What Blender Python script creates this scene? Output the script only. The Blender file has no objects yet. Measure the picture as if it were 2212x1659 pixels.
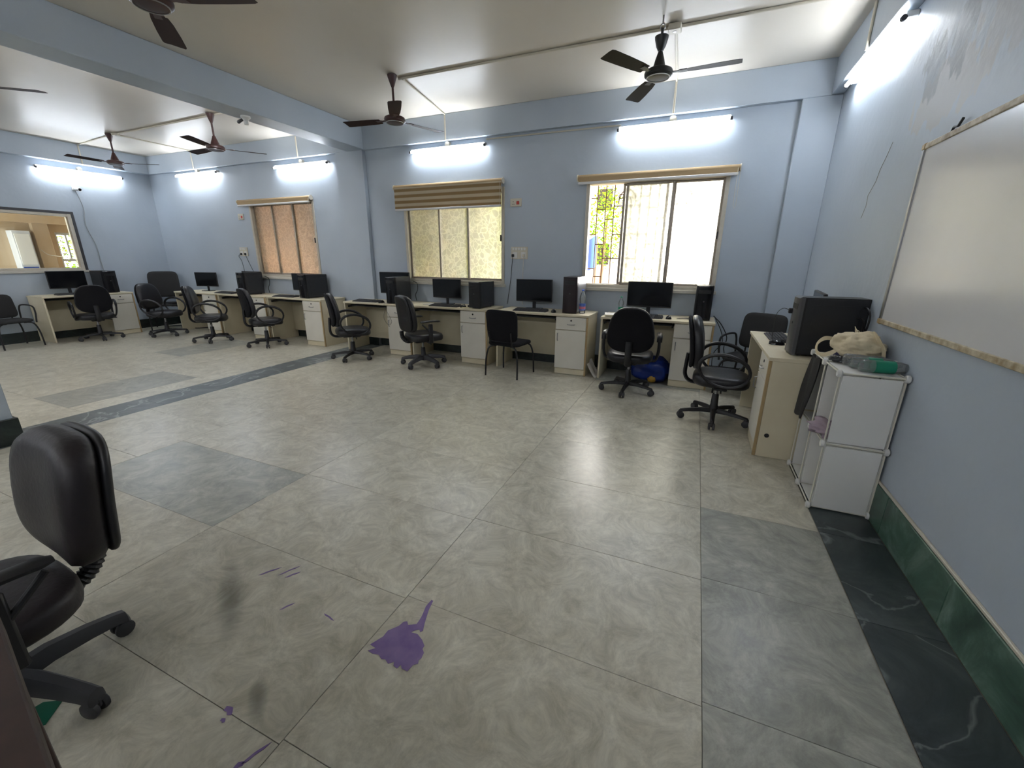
import bpy, bmesh, math, random
from mathutils import Vector, Matrix
random.seed(7)
rnd = random.Random(11)
S = bpy.context.scene
COL = S.collection
PI = math.pi

# ------------------------------------------------------------------ camera
cam_d = bpy.data.cameras.new('camera')
cam = bpy.data.objects.new('camera', cam_d)
COL.objects.link(cam)
YAW, PIT, ROL, FPX, CAMZ = -0.403496753, 0.293104693, 0.00736894887, 900.21, 1.397904
def cam_matrix():
    cy, sy = math.cos(YAW), math.sin(YAW); cp, sp = math.cos(PIT), math.sin(PIT); cr, sr = math.cos(ROL), math.sin(ROL)
    R = Matrix(((cy, -sy, 0), (0, 0, -1), (sy, cy, 0)))
    Rx = Matrix(((1, 0, 0), (0, cp, -sp), (0, sp, cp)))
    Rz = Matrix(((cr, -sr, 0), (sr, cr, 0), (0, 0, 1)))
    M = Rz @ Rx @ R
    m = Matrix((M[0], -M[1], -M[2])).transposed().to_4x4()
    m.translation = (0, 0, CAMZ)
    return m
cam.matrix_world = cam_matrix()
cam_d.sensor_width = 36.0
cam_d.sensor_fit = 'HORIZONTAL'
cam_d.lens = 36.0 * FPX / 2212.0
cam_d.clip_start = 0.02
S.camera = cam

# ------------------------------------------------------------------ world, sun, exposure
W = bpy.data.worlds.new('World'); S.world = W; W.use_nodes = True
wn = W.node_tree.nodes; wl = W.node_tree.links
SKY_STRENGTH = 3.8
bg = wn['Background']
bg.inputs['Color'].default_value = (1.0, 0.975, 0.92, 1)
bg.inputs['Strength'].default_value = SKY_STRENGTH
sun_d = bpy.data.lights.new('sun', 'SUN'); sun_d.energy = 4.0; sun_d.angle = 0.03; sun_d.color = (1, 0.93, 0.8)
sun = bpy.data.objects.new('sun', sun_d); COL.objects.link(sun)
sun.rotation_euler = Vector((-0.8, 0.05, -0.6)).to_track_quat('-Z', 'Y').to_euler()
sun.location = (12, 5, 12)
TUBE_STRENGTH = 18.5       # tubes on the window wall
TUBE_STRENGTH_ADDED = 25.0  # unseen tubes added to brighten the room
S.view_settings.view_transform = 'Standard'
S.view_settings.look = 'None'
S.view_settings.exposure = 2.0
S.view_settings.gamma = 1.0
S.view_settings.use_curve_mapping = False
S.cycles.max_bounces = 6
S.cycles.diffuse_bounces = 3
S.cycles.glossy_bounces = 3
S.cycles.transmission_bounces = 5
S.cycles.transparent_max_bounces = 8
S.cycles.caustics_reflective = False
S.cycles.caustics_refractive = True
S.cycles.sample_clamp_indirect = 6.0
S.cycles.use_denoising = True
S.cycles.use_adaptive_sampling = False
S.cycles.use_light_tree = False

# ------------------------------------------------------------------ materials
MATS = {}
def nmat(name):
    m = bpy.data.materials.new(name); m.use_nodes = True
    MATS[name] = m
    return m, m.node_tree.nodes, m.node_tree.links, m.node_tree.nodes['Principled BSDF']
def pm(name, col, rough=0.5, metal=0.0, noise=None, bump=None, spec=0.5, trans=0.0, ior=1.45, coat=0.0, alpha=1.0, sheen=0.0, stretch=(1, 1, 1)):
    """principled material; noise=(scale, second colour, contrast), bump=(scale, strength)"""
    m, n, l, b = nmat(name)
    b.inputs['Base Color'].default_value = (*col, 1)
    b.inputs['Roughness'].default_value = rough
    b.inputs['Metallic'].default_value = metal
    b.inputs['Specular IOR Level'].default_value = spec
    b.inputs['Transmission Weight'].default_value = trans
    b.inputs['IOR'].default_value = ior
    b.inputs['Coat Weight'].default_value = coat
    b.inputs['Alpha'].default_value = alpha
    b.inputs['Sheen Weight'].default_value = sheen
    if noise or bump:
        tc = n.new('ShaderNodeTexCoord'); mp = n.new('ShaderNodeMapping'); mp.inputs['Scale'].default_value = stretch
        l.new(tc.outputs['Object'], mp.inputs['Vector'])
    if noise:
        t = n.new('ShaderNodeTexNoise'); t.inputs['Scale'].default_value = noise[0]; t.inputs['Detail'].default_value = 3
        l.new(mp.outputs[0], t.inputs['Vector'])
        r = n.new('ShaderNodeValToRGB')
        c = noise[2] if len(noise) > 2 else 0.15
        r.color_ramp.elements[0].position = 0.5 - c; r.color_ramp.elements[1].position = 0.5 + c
        r.color_ramp.elements[0].color = (*col, 1); r.color_ramp.elements[1].color = (*noise[1], 1)
        l.new(t.outputs['Fac'], r.inputs['Fac']); l.new(r.outputs[0], b.inputs['Base Color'])
    if bump:
        t2 = n.new('ShaderNodeTexNoise'); t2.inputs['Scale'].default_value = bump[0]; t2.inputs['Detail'].default_value = 2
        l.new(mp.outputs[0], t2.inputs['Vector'])
        bp = n.new('ShaderNodeBump'); bp.inputs['Strength'].default_value = bump[1]; bp.inputs['Distance'].default_value = 0.01
        l.new(t2.outputs['Fac'], bp.inputs['Height']); l.new(bp.outputs[0], b.inputs['Normal'])
    return m
def emit(name, col, strength):
    m, n, l, b = nmat(name)
    b.inputs['Base Color'].default_value = (0.9, 0.9, 0.9, 1)
    b.inputs['Emission Color'].default_value = (*col, 1)
    b.inputs['Emission Strength'].default_value = strength
    return m

def wall_mat(name, stains=False):
    m, n, l, b = nmat(name)
    g = n.new('ShaderNodeNewGeometry')
    t = n.new('ShaderNodeTexNoise'); t.inputs['Scale'].default_value = 1.3; t.inputs['Detail'].default_value = 2
    l.new(g.outputs['Position'], t.inputs['Vector'])
    r = n.new('ShaderNodeValToRGB'); r.color_ramp.elements[0].position = 0.35; r.color_ramp.elements[1].position = 0.7
    r.color_ramp.elements[0].color = (0.42, 0.48, 0.55, 1); r.color_ramp.elements[1].color = (0.46, 0.52, 0.59, 1)
    l.new(t.outputs['Fac'], r.inputs['Fac'])
    out = r.outputs[0]
    if stains:   # flaked paint patches of the right-hand wall, placed by wall position
        sx = n.new('ShaderNodeSeparateXYZ'); l.new(g.outputs['Position'], sx.inputs[0])
        def ell(y, z, ry, rz):
            a = n.new('ShaderNodeMath'); a.operation = 'SUBTRACT'; a.inputs[1].default_value = y; l.new(sx.outputs['Y'], a.inputs[0])
            a2 = n.new('ShaderNodeMath'); a2.operation = 'DIVIDE'; a2.inputs[1].default_value = ry; l.new(a.outputs[0], a2.inputs[0])
            c = n.new('ShaderNodeMath'); c.operation = 'SUBTRACT'; c.inputs[1].default_value = z; l.new(sx.outputs['Z'], c.inputs[0])
            c2 = n.new('ShaderNodeMath'); c2.operation = 'DIVIDE'; c2.inputs[1].default_value = rz; l.new(c.outputs[0], c2.inputs[0])
            p = n.new('ShaderNodeMath'); p.operation = 'MULTIPLY'; l.new(a2.outputs[0], p.inputs[0]); l.new(a2.outputs[0], p.inputs[1])
            q = n.new('ShaderNodeMath'); q.operation = 'MULTIPLY_ADD'; l.new(c2.outputs[0], q.inputs[0]); l.new(c2.outputs[0], q.inputs[1]); l.new(p.outputs[0], q.inputs[2])
            return q.outputs[0]
        nz = n.new('ShaderNodeTexNoise'); nz.inputs['Scale'].default_value = 9; nz.inputs['Detail'].default_value = 7
        mp = n.new('ShaderNodeMapping'); mp.inputs['Scale'].default_value = (1, 1.6, 0.7); l.new(g.outputs['Position'], mp.inputs['Vector']); l.new(mp.outputs[0], nz.inputs['Vector'])
        for (y, z, ry, rz, col) in ((3.18, 2.25, .5, .2, (.50, .47, .43)), (3.42, 2.42, .16, .22, (.20, .22, .24)), (3.15, 2.50, .13, .26, (.20, .22, .24)), (2.6, 2.45, .5, .3, (.44, .44, .45))):
            e = ell(y, z, ry, rz)
            k = n.new('ShaderNodeMath'); k.operation = 'MULTIPLY_ADD'; k.inputs[1].default_value = -0.5; k.inputs[2].default_value = 0.82; l.new(e, k.inputs[0])
            s = n.new('ShaderNodeMath'); s.operation = 'SUBTRACT'; l.new(k.outputs[0], s.inputs[0]); l.new(nz.outputs['Fac'], s.inputs[1])
            f = n.new('ShaderNodeMath'); f.operation = 'MULTIPLY'; f.inputs[1].default_value = 14; f.use_clamp = True; l.new(s.outputs[0], f.inputs[0])
            f2 = n.new('ShaderNodeMath'); f2.operation = 'MULTIPLY'; f2.inputs[1].default_value = 0.6; l.new(f.outputs[0], f2.inputs[0])
            mx = n.new('ShaderNodeMix'); mx.data_type = 'RGBA'; l.new(f2.outputs[0], mx.inputs[0]); l.new(out, mx.inputs[6]); mx.inputs[7].default_value = (*col, 1)
            out = mx.outputs[2]
    l.new(out, b.inputs['Base Color'])
    b.inputs['Roughness'].default_value = 0.42
    b.inputs['Specular IOR Level'].default_value = 0.35
    t2 = n.new('ShaderNodeTexNoise'); t2.inputs['Scale'].default_value = 14; t2.inputs['Detail'].default_value = 2
    l.new(g.outputs['Position'], t2.inputs['Vector'])
    bp = n.new('ShaderNodeBump'); bp.inputs['Strength'].default_value = 0.12; bp.inputs['Distance'].default_value = 0.02
    l.new(t2.outputs['Fac'], bp.inputs['Height']); l.new(bp.outputs[0], b.inputs['Normal'])
    return m
def marble(name, c0, c1, c2, scale, rough, vein=None, warp=1.2, fleck=(.87, 1.11)):
    m, n, l, b = nmat(name)
    g = n.new('ShaderNodeNewGeometry'); oi = n.new('ShaderNodeObjectInfo')
    off = n.new('ShaderNodeVectorMath'); off.operation = 'SCALE'; off.inputs[0].default_value = (37, 53, 11); l.new(oi.outputs['Random'], off.inputs['Scale'])
    ad = n.new('ShaderNodeVectorMath'); ad.operation = 'ADD'; l.new(g.outputs['Position'], ad.inputs[0]); l.new(off.outputs[0], ad.inputs[1])
    w = n.new('ShaderNodeTexNoise'); w.inputs['Scale'].default_value = scale * 0.5; w.inputs['Detail'].default_value = 1; l.new(ad.outputs[0], w.inputs['Vector'])
    wv = n.new('ShaderNodeVectorMath'); wv.operation = 'SCALE'; wv.inputs['Scale'].default_value = warp; l.new(w.outputs['Color'], wv.inputs[0])
    ad2 = n.new('ShaderNodeVectorMath'); ad2.operation = 'ADD'; l.new(ad.outputs[0], ad2.inputs[0]); l.new(wv.outputs[0], ad2.inputs[1])
    t = n.new('ShaderNodeTexNoise'); t.inputs['Scale'].default_value = scale; t.inputs['Detail'].default_value = 5; t.inputs['Roughness'].default_value = 0.66; l.new(ad2.outputs[0], t.inputs['Vector'])
    r = n.new('ShaderNodeValToRGB'); e = r.color_ramp.elements
    e[0].position = 0.33; e[0].color = (*c0, 1); e[1].position = 0.66; e[1].color = (*c2, 1)
    x = e.new(0.5); x.color = (*c1, 1)
    l.new(t.outputs['Fac'], r.inputs['Fac'])
    hs = n.new('ShaderNodeHueSaturation'); l.new(r.outputs[0], hs.inputs['Color'])
    mr = n.new('ShaderNodeMapRange'); mr.inputs['To Min'].default_value = 0.95; mr.inputs['To Max'].default_value = 1.06; l.new(oi.outputs['Random'], mr.inputs['Value']); l.new(mr.outputs[0], hs.inputs['Value'])
    fn = n.new('ShaderNodeTexNoise'); fn.inputs['Scale'].default_value = scale * 3.4; fn.inputs['Detail'].default_value = 4; fn.inputs['Roughness'].default_value = .75; l.new(ad2.outputs[0], fn.inputs['Vector'])
    fr = n.new('ShaderNodeMapRange'); fr.inputs['From Min'].default_value = .36; fr.inputs['From Max'].default_value = .64; fr.inputs['To Min'].default_value = fleck[0]; fr.inputs['To Max'].default_value = fleck[1]; l.new(fn.outputs['Fac'], fr.inputs['Value'])
    fm = n.new('ShaderNodeVectorMath'); fm.operation = 'SCALE'; l.new(hs.outputs[0], fm.inputs[0]); l.new(fr.outputs[0], fm.inputs['Scale'])
    out = fm.outputs[0]
    if vein:
        v = n.new('ShaderNodeTexNoise'); v.inputs['Scale'].default_value = scale * 0.55; v.inputs['Detail'].default_value = 5; l.new(ad2.outputs[0], v.inputs['Vector'])
        a = n.new('ShaderNodeMath'); a.operation = 'SUBTRACT'; a.inputs[1].default_value = 0.5; l.new(v.outputs['Fac'], a.inputs[0])
        a2 = n.new('ShaderNodeMath'); a2.operation = 'ABSOLUTE'; l.new(a.outputs[0], a2.inputs[0])
        a3 = n.new('ShaderNodeMapRange'); a3.inputs['From Min'].default_value = 0.0; a3.inputs['From Max'].default_value = 0.02; a3.inputs['To Min'].default_value = vein[1]; a3.inputs['To Max'].default_value = 0; l.new(a2.outputs[0], a3.inputs['Value'])
        mx = n.new('ShaderNodeMix'); mx.data_type = 'RGBA'; l.new(a3.outputs[0], mx.inputs[0]); l.new(out, mx.inputs[6]); mx.inputs[7].default_value = (*vein[0], 1)
        out = mx.outputs[2]
    l.new(out, b.inputs['Base Color'])
    rr = n.new('ShaderNodeMapRange'); rr.inputs['To Min'].default_value = rough - 0.07; rr.inputs['To Max'].default_value = rough + 0.12; l.new(t.outputs['Fac'], rr.inputs['Value']); l.new(rr.outputs[0], b.inputs['Roughness'])
    b.inputs['Specular IOR Level'].default_value = 0.5
    return m
def frosted(name, tint):
    """etched glass: leaf pattern in the surface, diffuse plus blurred transmission"""
    m, n, l, b = nmat(name)
    n.remove(b); o = n['Material Output']
    g = n.new('ShaderNodeNewGeometry')
    w = n.new('ShaderNodeTexNoise'); w.inputs['Scale'].default_value = 7; w.inputs['Detail'].default_value = 2; l.new(g.outputs['Position'], w.inputs['Vector'])
    ws = n.new('ShaderNodeVectorMath'); ws.operation = 'SCALE'; ws.inputs['Scale'].default_value = 0.16; l.new(w.outputs['Color'], ws.inputs[0])
    ad = n.new('ShaderNodeVectorMath'); ad.operation = 'ADD'; l.new(g.outputs['Position'], ad.inputs[0]); l.new(ws.outputs[0], ad.inputs[1])
    v = n.new('ShaderNodeTexVoronoi'); v.feature = 'DISTANCE_TO_EDGE'; v.inputs['Scale'].default_value = 15; l.new(ad.outputs[0], v.inputs['Vector'])
    r = n.new('ShaderNodeMapRange'); r.inputs['From Max'].default_value = 0.14; r.inputs['To Min'].default_value = 1; r.inputs['To Max'].default_value = 0; l.new(v.outputs['Distance'], r.inputs['Value'])
    tr = n.new('ShaderNodeBsdfTranslucent'); rf = n.new('ShaderNodeBsdfRefraction'); rf.inputs['IOR'].default_value = 1.12; rf.inputs['Roughness'].default_value = 0.55
    gl = n.new('ShaderNodeBsdfGlossy'); gl.inputs['Roughness'].default_value = 0.3
    mc = n.new('ShaderNodeMix'); mc.data_type = 'RGBA'; l.new(r.outputs[0], mc.inputs[0]); mc.inputs[6].default_value = (tint[0] * .8, tint[1] * .8, tint[2] * .8, 1); mc.inputs[7].default_value = (tint[0], tint[1], tint[2], 1)
    l.new(mc.outputs[2], tr.inputs['Color']); l.new(mc.outputs[2], rf.inputs['Color'])
    m1 = n.new('ShaderNodeMixShader'); m1.inputs[0].default_value = 0.78; l.new(tr.outputs[0], m1.inputs[1]); l.new(rf.outputs[0], m1.inputs[2])
    m2 = n.new('ShaderNodeMixShader'); m2.inputs[0].default_value = 0.06; l.new(m1.outputs[0], m2.inputs[1]); l.new(gl.outputs[0], m2.inputs[2])
    bp = n.new('ShaderNodeBump'); bp.inputs['Strength'].default_value = 0.35; bp.inputs['Distance'].default_value = 0.004; l.new(r.outputs[0], bp.inputs['Height'])
    for x in (rf, gl): l.new(bp.outputs[0], x.inputs['Normal'])
    l.new(m2.outputs[0], o.inputs['Surface'])
    return m
def clear_glass(name, tint=(1, 1, 1), milky=0.0):
    m, n, l, b = nmat(name); n.remove(b); o = n['Material Output']
    t = n.new('ShaderNodeBsdfTransparent'); t.inputs['Color'].default_value = (*tint, 1)
    gl = n.new('ShaderNodeBsdfGlossy'); gl.inputs['Roughness'].default_value = 0.03
    fr = n.new('ShaderNodeFresnel'); fr.inputs['IOR'].default_value = 1.45
    mx = n.new('ShaderNodeMixShader'); l.new(fr.outputs[0], mx.inputs[0]); l.new(t.outputs[0], mx.inputs[1]); l.new(gl.outputs[0], mx.inputs[2])
    d = n.new('ShaderNodeBsdfDiffuse'); d.inputs['Color'].default_value = (.85, .88, .88, 1)
    m3 = n.new('ShaderNodeMixShader'); m3.inputs[0].default_value = milky; l.new(mx.outputs[0], m3.inputs[1]); l.new(d.outputs[0], m3.inputs[2]); l.new(m3.outputs[0], o.inputs['Surface'])
    return m
def zebra(name):
    m, n, l, b = nmat(name)
    g = n.new('ShaderNodeNewGeometry'); sx = n.new('ShaderNodeSeparateXYZ'); l.new(g.outputs['Position'], sx.inputs[0])
    a = n.new('ShaderNodeMath'); a.operation = 'MULTIPLY'; a.inputs[1].default_value = 2 * PI / 0.078; l.new(sx.outputs['Z'], a.inputs[0])
    s = n.new('ShaderNodeMath'); s.operation = 'SINE'; l.new(a.outputs[0], s.inputs[0])
    r = n.new('ShaderNodeMapRange'); r.inputs['From Min'].default_value = -0.35; r.inputs['From Max'].default_value = 0.35; l.new(s.outputs[0], r.inputs['Value'])
    mx = n.new('ShaderNodeMix'); mx.data_type = 'RGBA'; l.new(r.outputs[0], mx.inputs[0]); mx.inputs[6].default_value = (.36, .25, .13, 1); mx.inputs[7].default_value = (.62, .54, .40, 1)
    n.remove(b); o = n['Material Output']
    d = n.new('ShaderNodeBsdfDiffuse'); t = n.new('ShaderNodeBsdfTranslucent'); l.new(mx.outputs[2], d.inputs['Color']); l.new(mx.outputs[2], t.inputs['Color'])
    ms = n.new('ShaderNodeMixShader'); ms.inputs[0].default_value = 0.28; l.new(d.outputs[0], ms.inputs[1]); l.new(t.outputs[0], ms.inputs[2]); l.new(ms.outputs[0], o.inputs['Surface'])
    return m
def leafmat(name, c0, c1):
    m, n, l, b = nmat(name); n.remove(b); o = n['Material Output']
    g = n.new('ShaderNodeNewGeometry'); r = n.new('ShaderNodeMix'); r.data_type = 'RGBA'; l.new(g.outputs['Random Per Island'], r.inputs[0]); r.inputs[6].default_value = (*c0, 1); r.inputs[7].default_value = (*c1, 1)
    d = n.new('ShaderNodeBsdfDiffuse'); t = n.new('ShaderNodeBsdfTranslucent'); l.new(r.outputs[2], d.inputs['Color']); l.new(r.outputs[2], t.inputs['Color'])
    ms = n.new('ShaderNodeMixShader'); ms.inputs[0].default_value = 0.45; l.new(d.outputs[0], ms.inputs[1]); l.new(t.outputs[0], ms.inputs[2]); l.new(ms.outputs[0], o.inputs['Surface'])
    return m

wall_mat('wall_paint'); wall_mat('wall_paint_right', True)
pm('ceiling_paint', (0.62, 0.575, 0.50), 0.38, noise=(0.9, (0.68, 0.635, 0.56), .2), bump=(2.2, 0.14), spec=0.45)
marble('tile_light', (.415, .39, .31), (.52, .495, .405), (.60, .575, .48), 8.0, .29, warp=.35)
marble('tile_grey', (.26, .265, .235), (.34, .345, .30), (.44, .44, .385), 7.0, .29, warp=.35)
marble('tile_dark', (.018, .026, .028), (.035, .046, .048), (.06, .075, .076), 3.5, .36, vein=((.25, .27, .27), .55))
marble('strip_dark', (.07, .085, .09), (.105, .125, .13), (.17, .19, .19), 3.0, .36, vein=((.38, .40, .40), .7))
marble('green_marble', (.022, .055, .038), (.06, .125, .09), (.15, .235, .19), 4.5, .30, warp=.6)
marble('base_dark', (.006, .012, .011), (.012, .02, .019), (.022, .033, .031), 4.0, .35)
pm('grout', (.30, .28, .23), .9)
pm('ink', (.16, .10, .28), .5, noise=(14, (.24, .17, .34), .2))
pm('laminate', (.72, .655, .49), .42, noise=(6, (.67, .595, .425), .3), spec=.4)
pm('laminate_white', (.79, .76, .68), .38, noise=(5, (.73, .70, .61), .3), spec=.4)
pm('edge_band', (.42, .30, .15), .5)
pm('black_plastic', (.012, .012, .014), .42)
pm('black_gloss', (.010, .010, .012), .18)
pm('black_leather', (.014, .014, .017), .36, bump=(55, .12))
pm('black_fabric', (.010, .010, .012), .85, bump=(120, .2), spec=.2)
pm('grey_fabric', (.035, .035, .036), .9, bump=(120, .2), spec=.2)
pm('brown_leather', (.016, .012, .014), .5, bump=(55, .15))
pm('grey_plastic', (.045, .045, .05), .55)
pm('screen', (.006, .007, .009), .12)
pm('case_black', (.008, .008, .009), .45)
pm('case_red', (.016, .008, .010), .3, coat=.2)
pm('case_side', (.30, .31, .35), .28, metal=.7)
pm('case_dark_side', (.02, .021, .024), .3)
pm('case_edge', (.09, .09, .095), .4, metal=.3)
pm('chrome', (.6, .6, .6), .25, metal=1)
pm('steel', (.35, .35, .36), .4, metal=1)
pm('white_plastic', (.72, .72, .70), .4)
pm('cream_plastic', (.62, .58, .48), .45)
pm('dirty_cream', (.60, .54, .40), .5, noise=(25, (.30, .22, .12), .2))
pm('aluminium', (.36, .32, .27), .42, metal=.35, noise=(30, (.27, .23, .19), .3))
pm('window_frame', (.60, .56, .48), .5, noise=(20, (.52, .48, .40), .3))
pm('sill_paint', (.56, .54, .48), .5)
pm('fan_brown', (.055, .022, .020), .42, coat=.15)
pm('fan_black', (.014, .015, .014), .4)
pm('fan_blade', (.04, .022, .018), .6, spec=.12)
pm('fan_blade_dark', (.022, .017, .014), .6, spec=.12)
pm('blind_fabric', (.40, .29, .16), .8)
zebra('zebra_fabric')
pm('blind_rail', (.66, .66, .66), .35)
pm('whiteboard', (.74, .74, .74), .2, noise=(3, (.70, .70, .71), .3), bump=(5, .06), spec=.7)
pm('pp_panel', (.80, .80, .77), .38, spec=.4)
pm('pp_frame', (.70, .68, .58), .4)
pm('bag_cloth', (.70, .61, .43), .9, bump=(40, .35), noise=(5, (.64, .55, .37), .3))
pm('black_cloth', (.030, .029, .028), .92, bump=(90, .2))
pm('mauve_cloth', (.36, .29, .34), .9, bump=(60, .2))
pm('blue_polythene', (.004, .022, .17), .35, bump=(14, .5))
pm('yellow_print', (.35, .20, .02), .5)
pm('navy_plastic', (.02, .02, .10), .4)
pm('dark_film', (.05, .05, .055), .25, bump=(25, .5))
pm('paper', (.68, .66, .62), .85)
pm('cream_paper', (.62, .56, .36), .85)
pm('brown_wood', (.028, .015, .011), .55, noise=(30, (.045, .022, .016), .25))
pm('tan_top', (.42, .38, .25), .5)
pm('green_scrap', (.004, .10, .055), .5)
pm('pink_label', (.55, .16, .22), .5)
pm('blue_label', (.08, .16, .50), .5)
pm('blue_cap', (.03, .10, .60), .4)
pm('green_label', (.01, .22, .13), .45)
pm('green_cap', (.02, .35, .18), .45)
clear_glass('bottle_plastic', (.93, .95, .95), milky=.14); clear_glass('window_glass', (.93, .96, .94))
frosted('frosted_glass', (.86, .86, .82))
emit('tube_glow', (0.88, 0.93, 1.0), TUBE_STRENGTH); emit('tube_glow_added', (0.97, 0.97, 1.0), TUBE_STRENGTH_ADDED)  # second glow belongs to the added, unseen fill tubes
pm('red_switch', (.5, .04, .03), .4)
pm('tan_plaster', (.55, .42, .28), .9, noise=(3, (.48, .36, .23), .3))
pm('pink_plaster', (.62, .40, .28), .9, noise=(2, (.55, .34, .22), .3))
pm('grey_concrete', (.34, .33, .32), .9, noise=(3, (.40, .39, .38), .3))
pm('pale_shutter', (.55, .58, .62), .6)
pm('rust_bar', (.16, .08, .03), .7)
leafmat('leaf_yellow', (.20, .24, .012), (.42, .42, .03)); leafmat('leaf_green', (.06, .16, .01), (.20, .30, .02))
pm('bark', (.12, .08, .05), .9, bump=(30, .5))
pm('blue_tarp', (.03, .08, .35), .6)
pm('ground_dirt', (.30, .25, .18), .95)
pm('cable_grey', (.30, .32, .34), .5)
pm('bone', (.45, .42, .36), .6)

# ------------------------------------------------------------------ mesh helpers
class M:
    def __init__(s): s.v = []; s.f = []
    def add(s, vs, fs):
        o = len(s.v); s.v += [tuple(v) for v in vs]; s.f += [tuple(i + o for i in f) for f in fs]; return s
    def box(s, x0, y0, z0, x1, y1, z1, b=0.0):
        if x0 > x1: x0, x1 = x1, x0
        if y0 > y1: y0, y1 = y1, y0
        if z0 > z1: z0, z1 = z1, z0
        b = min(b, (x1 - x0) * .45, (y1 - y0) * .45, (z1 - z0) * .45)
        if b <= 0:
            return s.add([(x0, y0, z0), (x1, y0, z0), (x1, y1, z0), (x0, y1, z0), (x0, y0, z1), (x1, y0, z1), (x1, y1, z1), (x0, y1, z1)],
                         [(0, 3, 2, 1), (4, 5, 6, 7), (0, 1, 5, 4), (1, 2, 6, 5), (2, 3, 7, 6), (3, 0, 4, 7)])
        vs = []; ix = {}
        P = ((x0, x1), (y0, y1), (z0, z1)); sg = (1, -1)
        for i in (0, 1):
            for j in (0, 1):
                for k in (0, 1):
                    c = (i, j, k)
                    for a in range(3):
                        p = [P[d][c[d]] + (0 if d == a else b * sg[c[d]]) for d in range(3)]
                        ix[(c, a)] = len(vs); vs.append(p)
        fs = []
        for a in range(3):
            u, w = (a + 1) % 3, (a + 2) % 3
            for e in (0, 1):
                q = []
                for (cu, cw) in ((0, 0), (1, 0), (1, 1), (0, 1)):
                    c = [0, 0, 0]; c[a] = e; c[u] = cu; c[w] = cw; q.append(ix[(tuple(c), a)])
                fs.append(q if e else q[::-1])
        for a in range(3):       # edges along axis a
            u, w = (a + 1) % 3, (a + 2) % 3
            for cu in (0, 1):
                for cw in (0, 1):
                    c0 = [0, 0, 0]; c0[u] = cu; c0[w] = cw; c1 = list(c0); c1[a] = 1
                    fs.append([ix[(tuple(c0), u)], ix[(tuple(c1), u)], ix[(tuple(c1), w)], ix[(tuple(c0), w)]])
        for i in (0, 1):
            for j in (0, 1):
                for k in (0, 1):
                    fs.append([ix[((i, j, k), a)] for a in range(3)])
        return s.add(vs, fs)
    def loft(s, rings, cap=True, closed=False):
        n = len(rings[0]); o = len(s.v)
        for r in rings: s.v += [tuple(p) for p in r]
        m = len(rings)
        for i in range(m if closed else m - 1):
            a = o + i * n; b = o + ((i + 1) % m) * n
            for j in range(n): s.f.append((a + j, a + (j + 1) % n, b + (j + 1) % n, b + j))
        if cap and not closed:
            s.f.append(tuple(range(o + n - 1, o - 1, -1))); s.f.append(tuple(range(o + (m - 1) * n, o + m * n)))
        return s
    def tube(s, pts, r, n=8, closed=False):
        pts = [Vector(p) for p in pts]; m = len(pts)
        rs = r if isinstance(r, (list, tuple)) else [r] * m
        rings = []; up = None
        for i, p in enumerate(pts):
            if closed: t = pts[(i + 1) % m] - pts[i - 1]
            else: t = pts[min(i + 1, m - 1)] - pts[max(i - 1, 0)]
            t.normalize()
            if up is None:
                up = Vector((0, 0, 1)) if abs(t.z) < .9 else Vector((1, 0, 0))
            x = up - t * up.dot(t)
            if x.length < 1e-5: x = t.orthogonal()
            x.normalize(); up = x; y = t.cross(x)
            rings.append([p + (x * math.cos(2 * PI * k / n) + y * math.sin(2 * PI * k / n)) * rs[i] for k in range(n)])
        return s.loft(rings, True, closed)
    def cyl(s, p0, p1, r0, r1=None, n=16): return s.tube([p0, p1], [r0, r0 if r1 is None else r1], n)
    def lathe(s, prof, c=(0, 0, 0), n=24, axis='Z'):
        rings = []
        for r, h in prof:
            ring = []
            for k in range(n):
                a = 2 * PI * k / n; x, y = r * math.cos(a), r * math.sin(a)
                p = {'Z': (x, y, h), 'Y': (y, h, x), 'X': (h, x, y)}[axis]
                ring.append((p[0] + c[0], p[1] + c[1], p[2] + c[2]))
            rings.append(ring)
        return s.loft(rings)
    def prism(s, outline, z0, z1):
        return s.loft([[(x, y, z0) for x, y in outline], [(x, y, z1) for x, y in outline]])
    def grid(s, fn, nu, nv, thick=0.0):
        o = [[fn(i / nu, j / nv) for j in range(nv + 1)] for i in range(nu + 1)]
        vs = [p for row in o for p in row]; w = nv + 1
        fs = [(i * w + j, (i + 1) * w + j, (i + 1) * w + j + 1, i * w + j + 1) for i in range(nu) for j in range(nv)]
        return s.add(vs, fs)
    def map(s, fn, start=0):
        for i in range(start, len(s.v)): s.v[i] = tuple(fn(Vector(s.v[i])))
        return s
    def mesh(s, name, mat, angle=40):
        me = bpy.data.meshes.new(name); me.from_pydata(s.v, [], s.f); me.update()
        bm = bmesh.new(); bm.from_mesh(me); bmesh.ops.recalc_face_normals(bm, faces=bm.faces); bm.to_mesh(me); bm.free()
        me.materials.append(MATS[mat])
        me.polygons.foreach_set('use_smooth', [True] * len(me.polygons))
        me.set_sharp_from_angle(angle=math.radians(angle))
        return me
    def build(s, name, mat, parent=None, angle=40, loc=None, rz=None):
        o = bpy.data.objects.new(name, s.mesh(name, mat, angle)); COL.objects.link(o)
        if parent is not None: o.parent = parent
        if loc: o.location = loc
        if rz is not None: o.rotation_euler = (0, 0, rz)
        return o
def tag(o, label=None, cat=None, group=None, kind=None):
    if label: o['label'] = label
    if cat: o['category'] = cat
    if group: o['group'] = group
    if kind: o['kind'] = kind
    return o
def empty(name, label, cat, loc=(0, 0, 0), rz=0.0, group=None):
    o = bpy.data.objects.new(name, None); COL.objects.link(o); o.empty_display_size = .1
    o.location = loc; o.rotation_euler = (0, 0, rz)
    return tag(o, label, cat, group)
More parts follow.
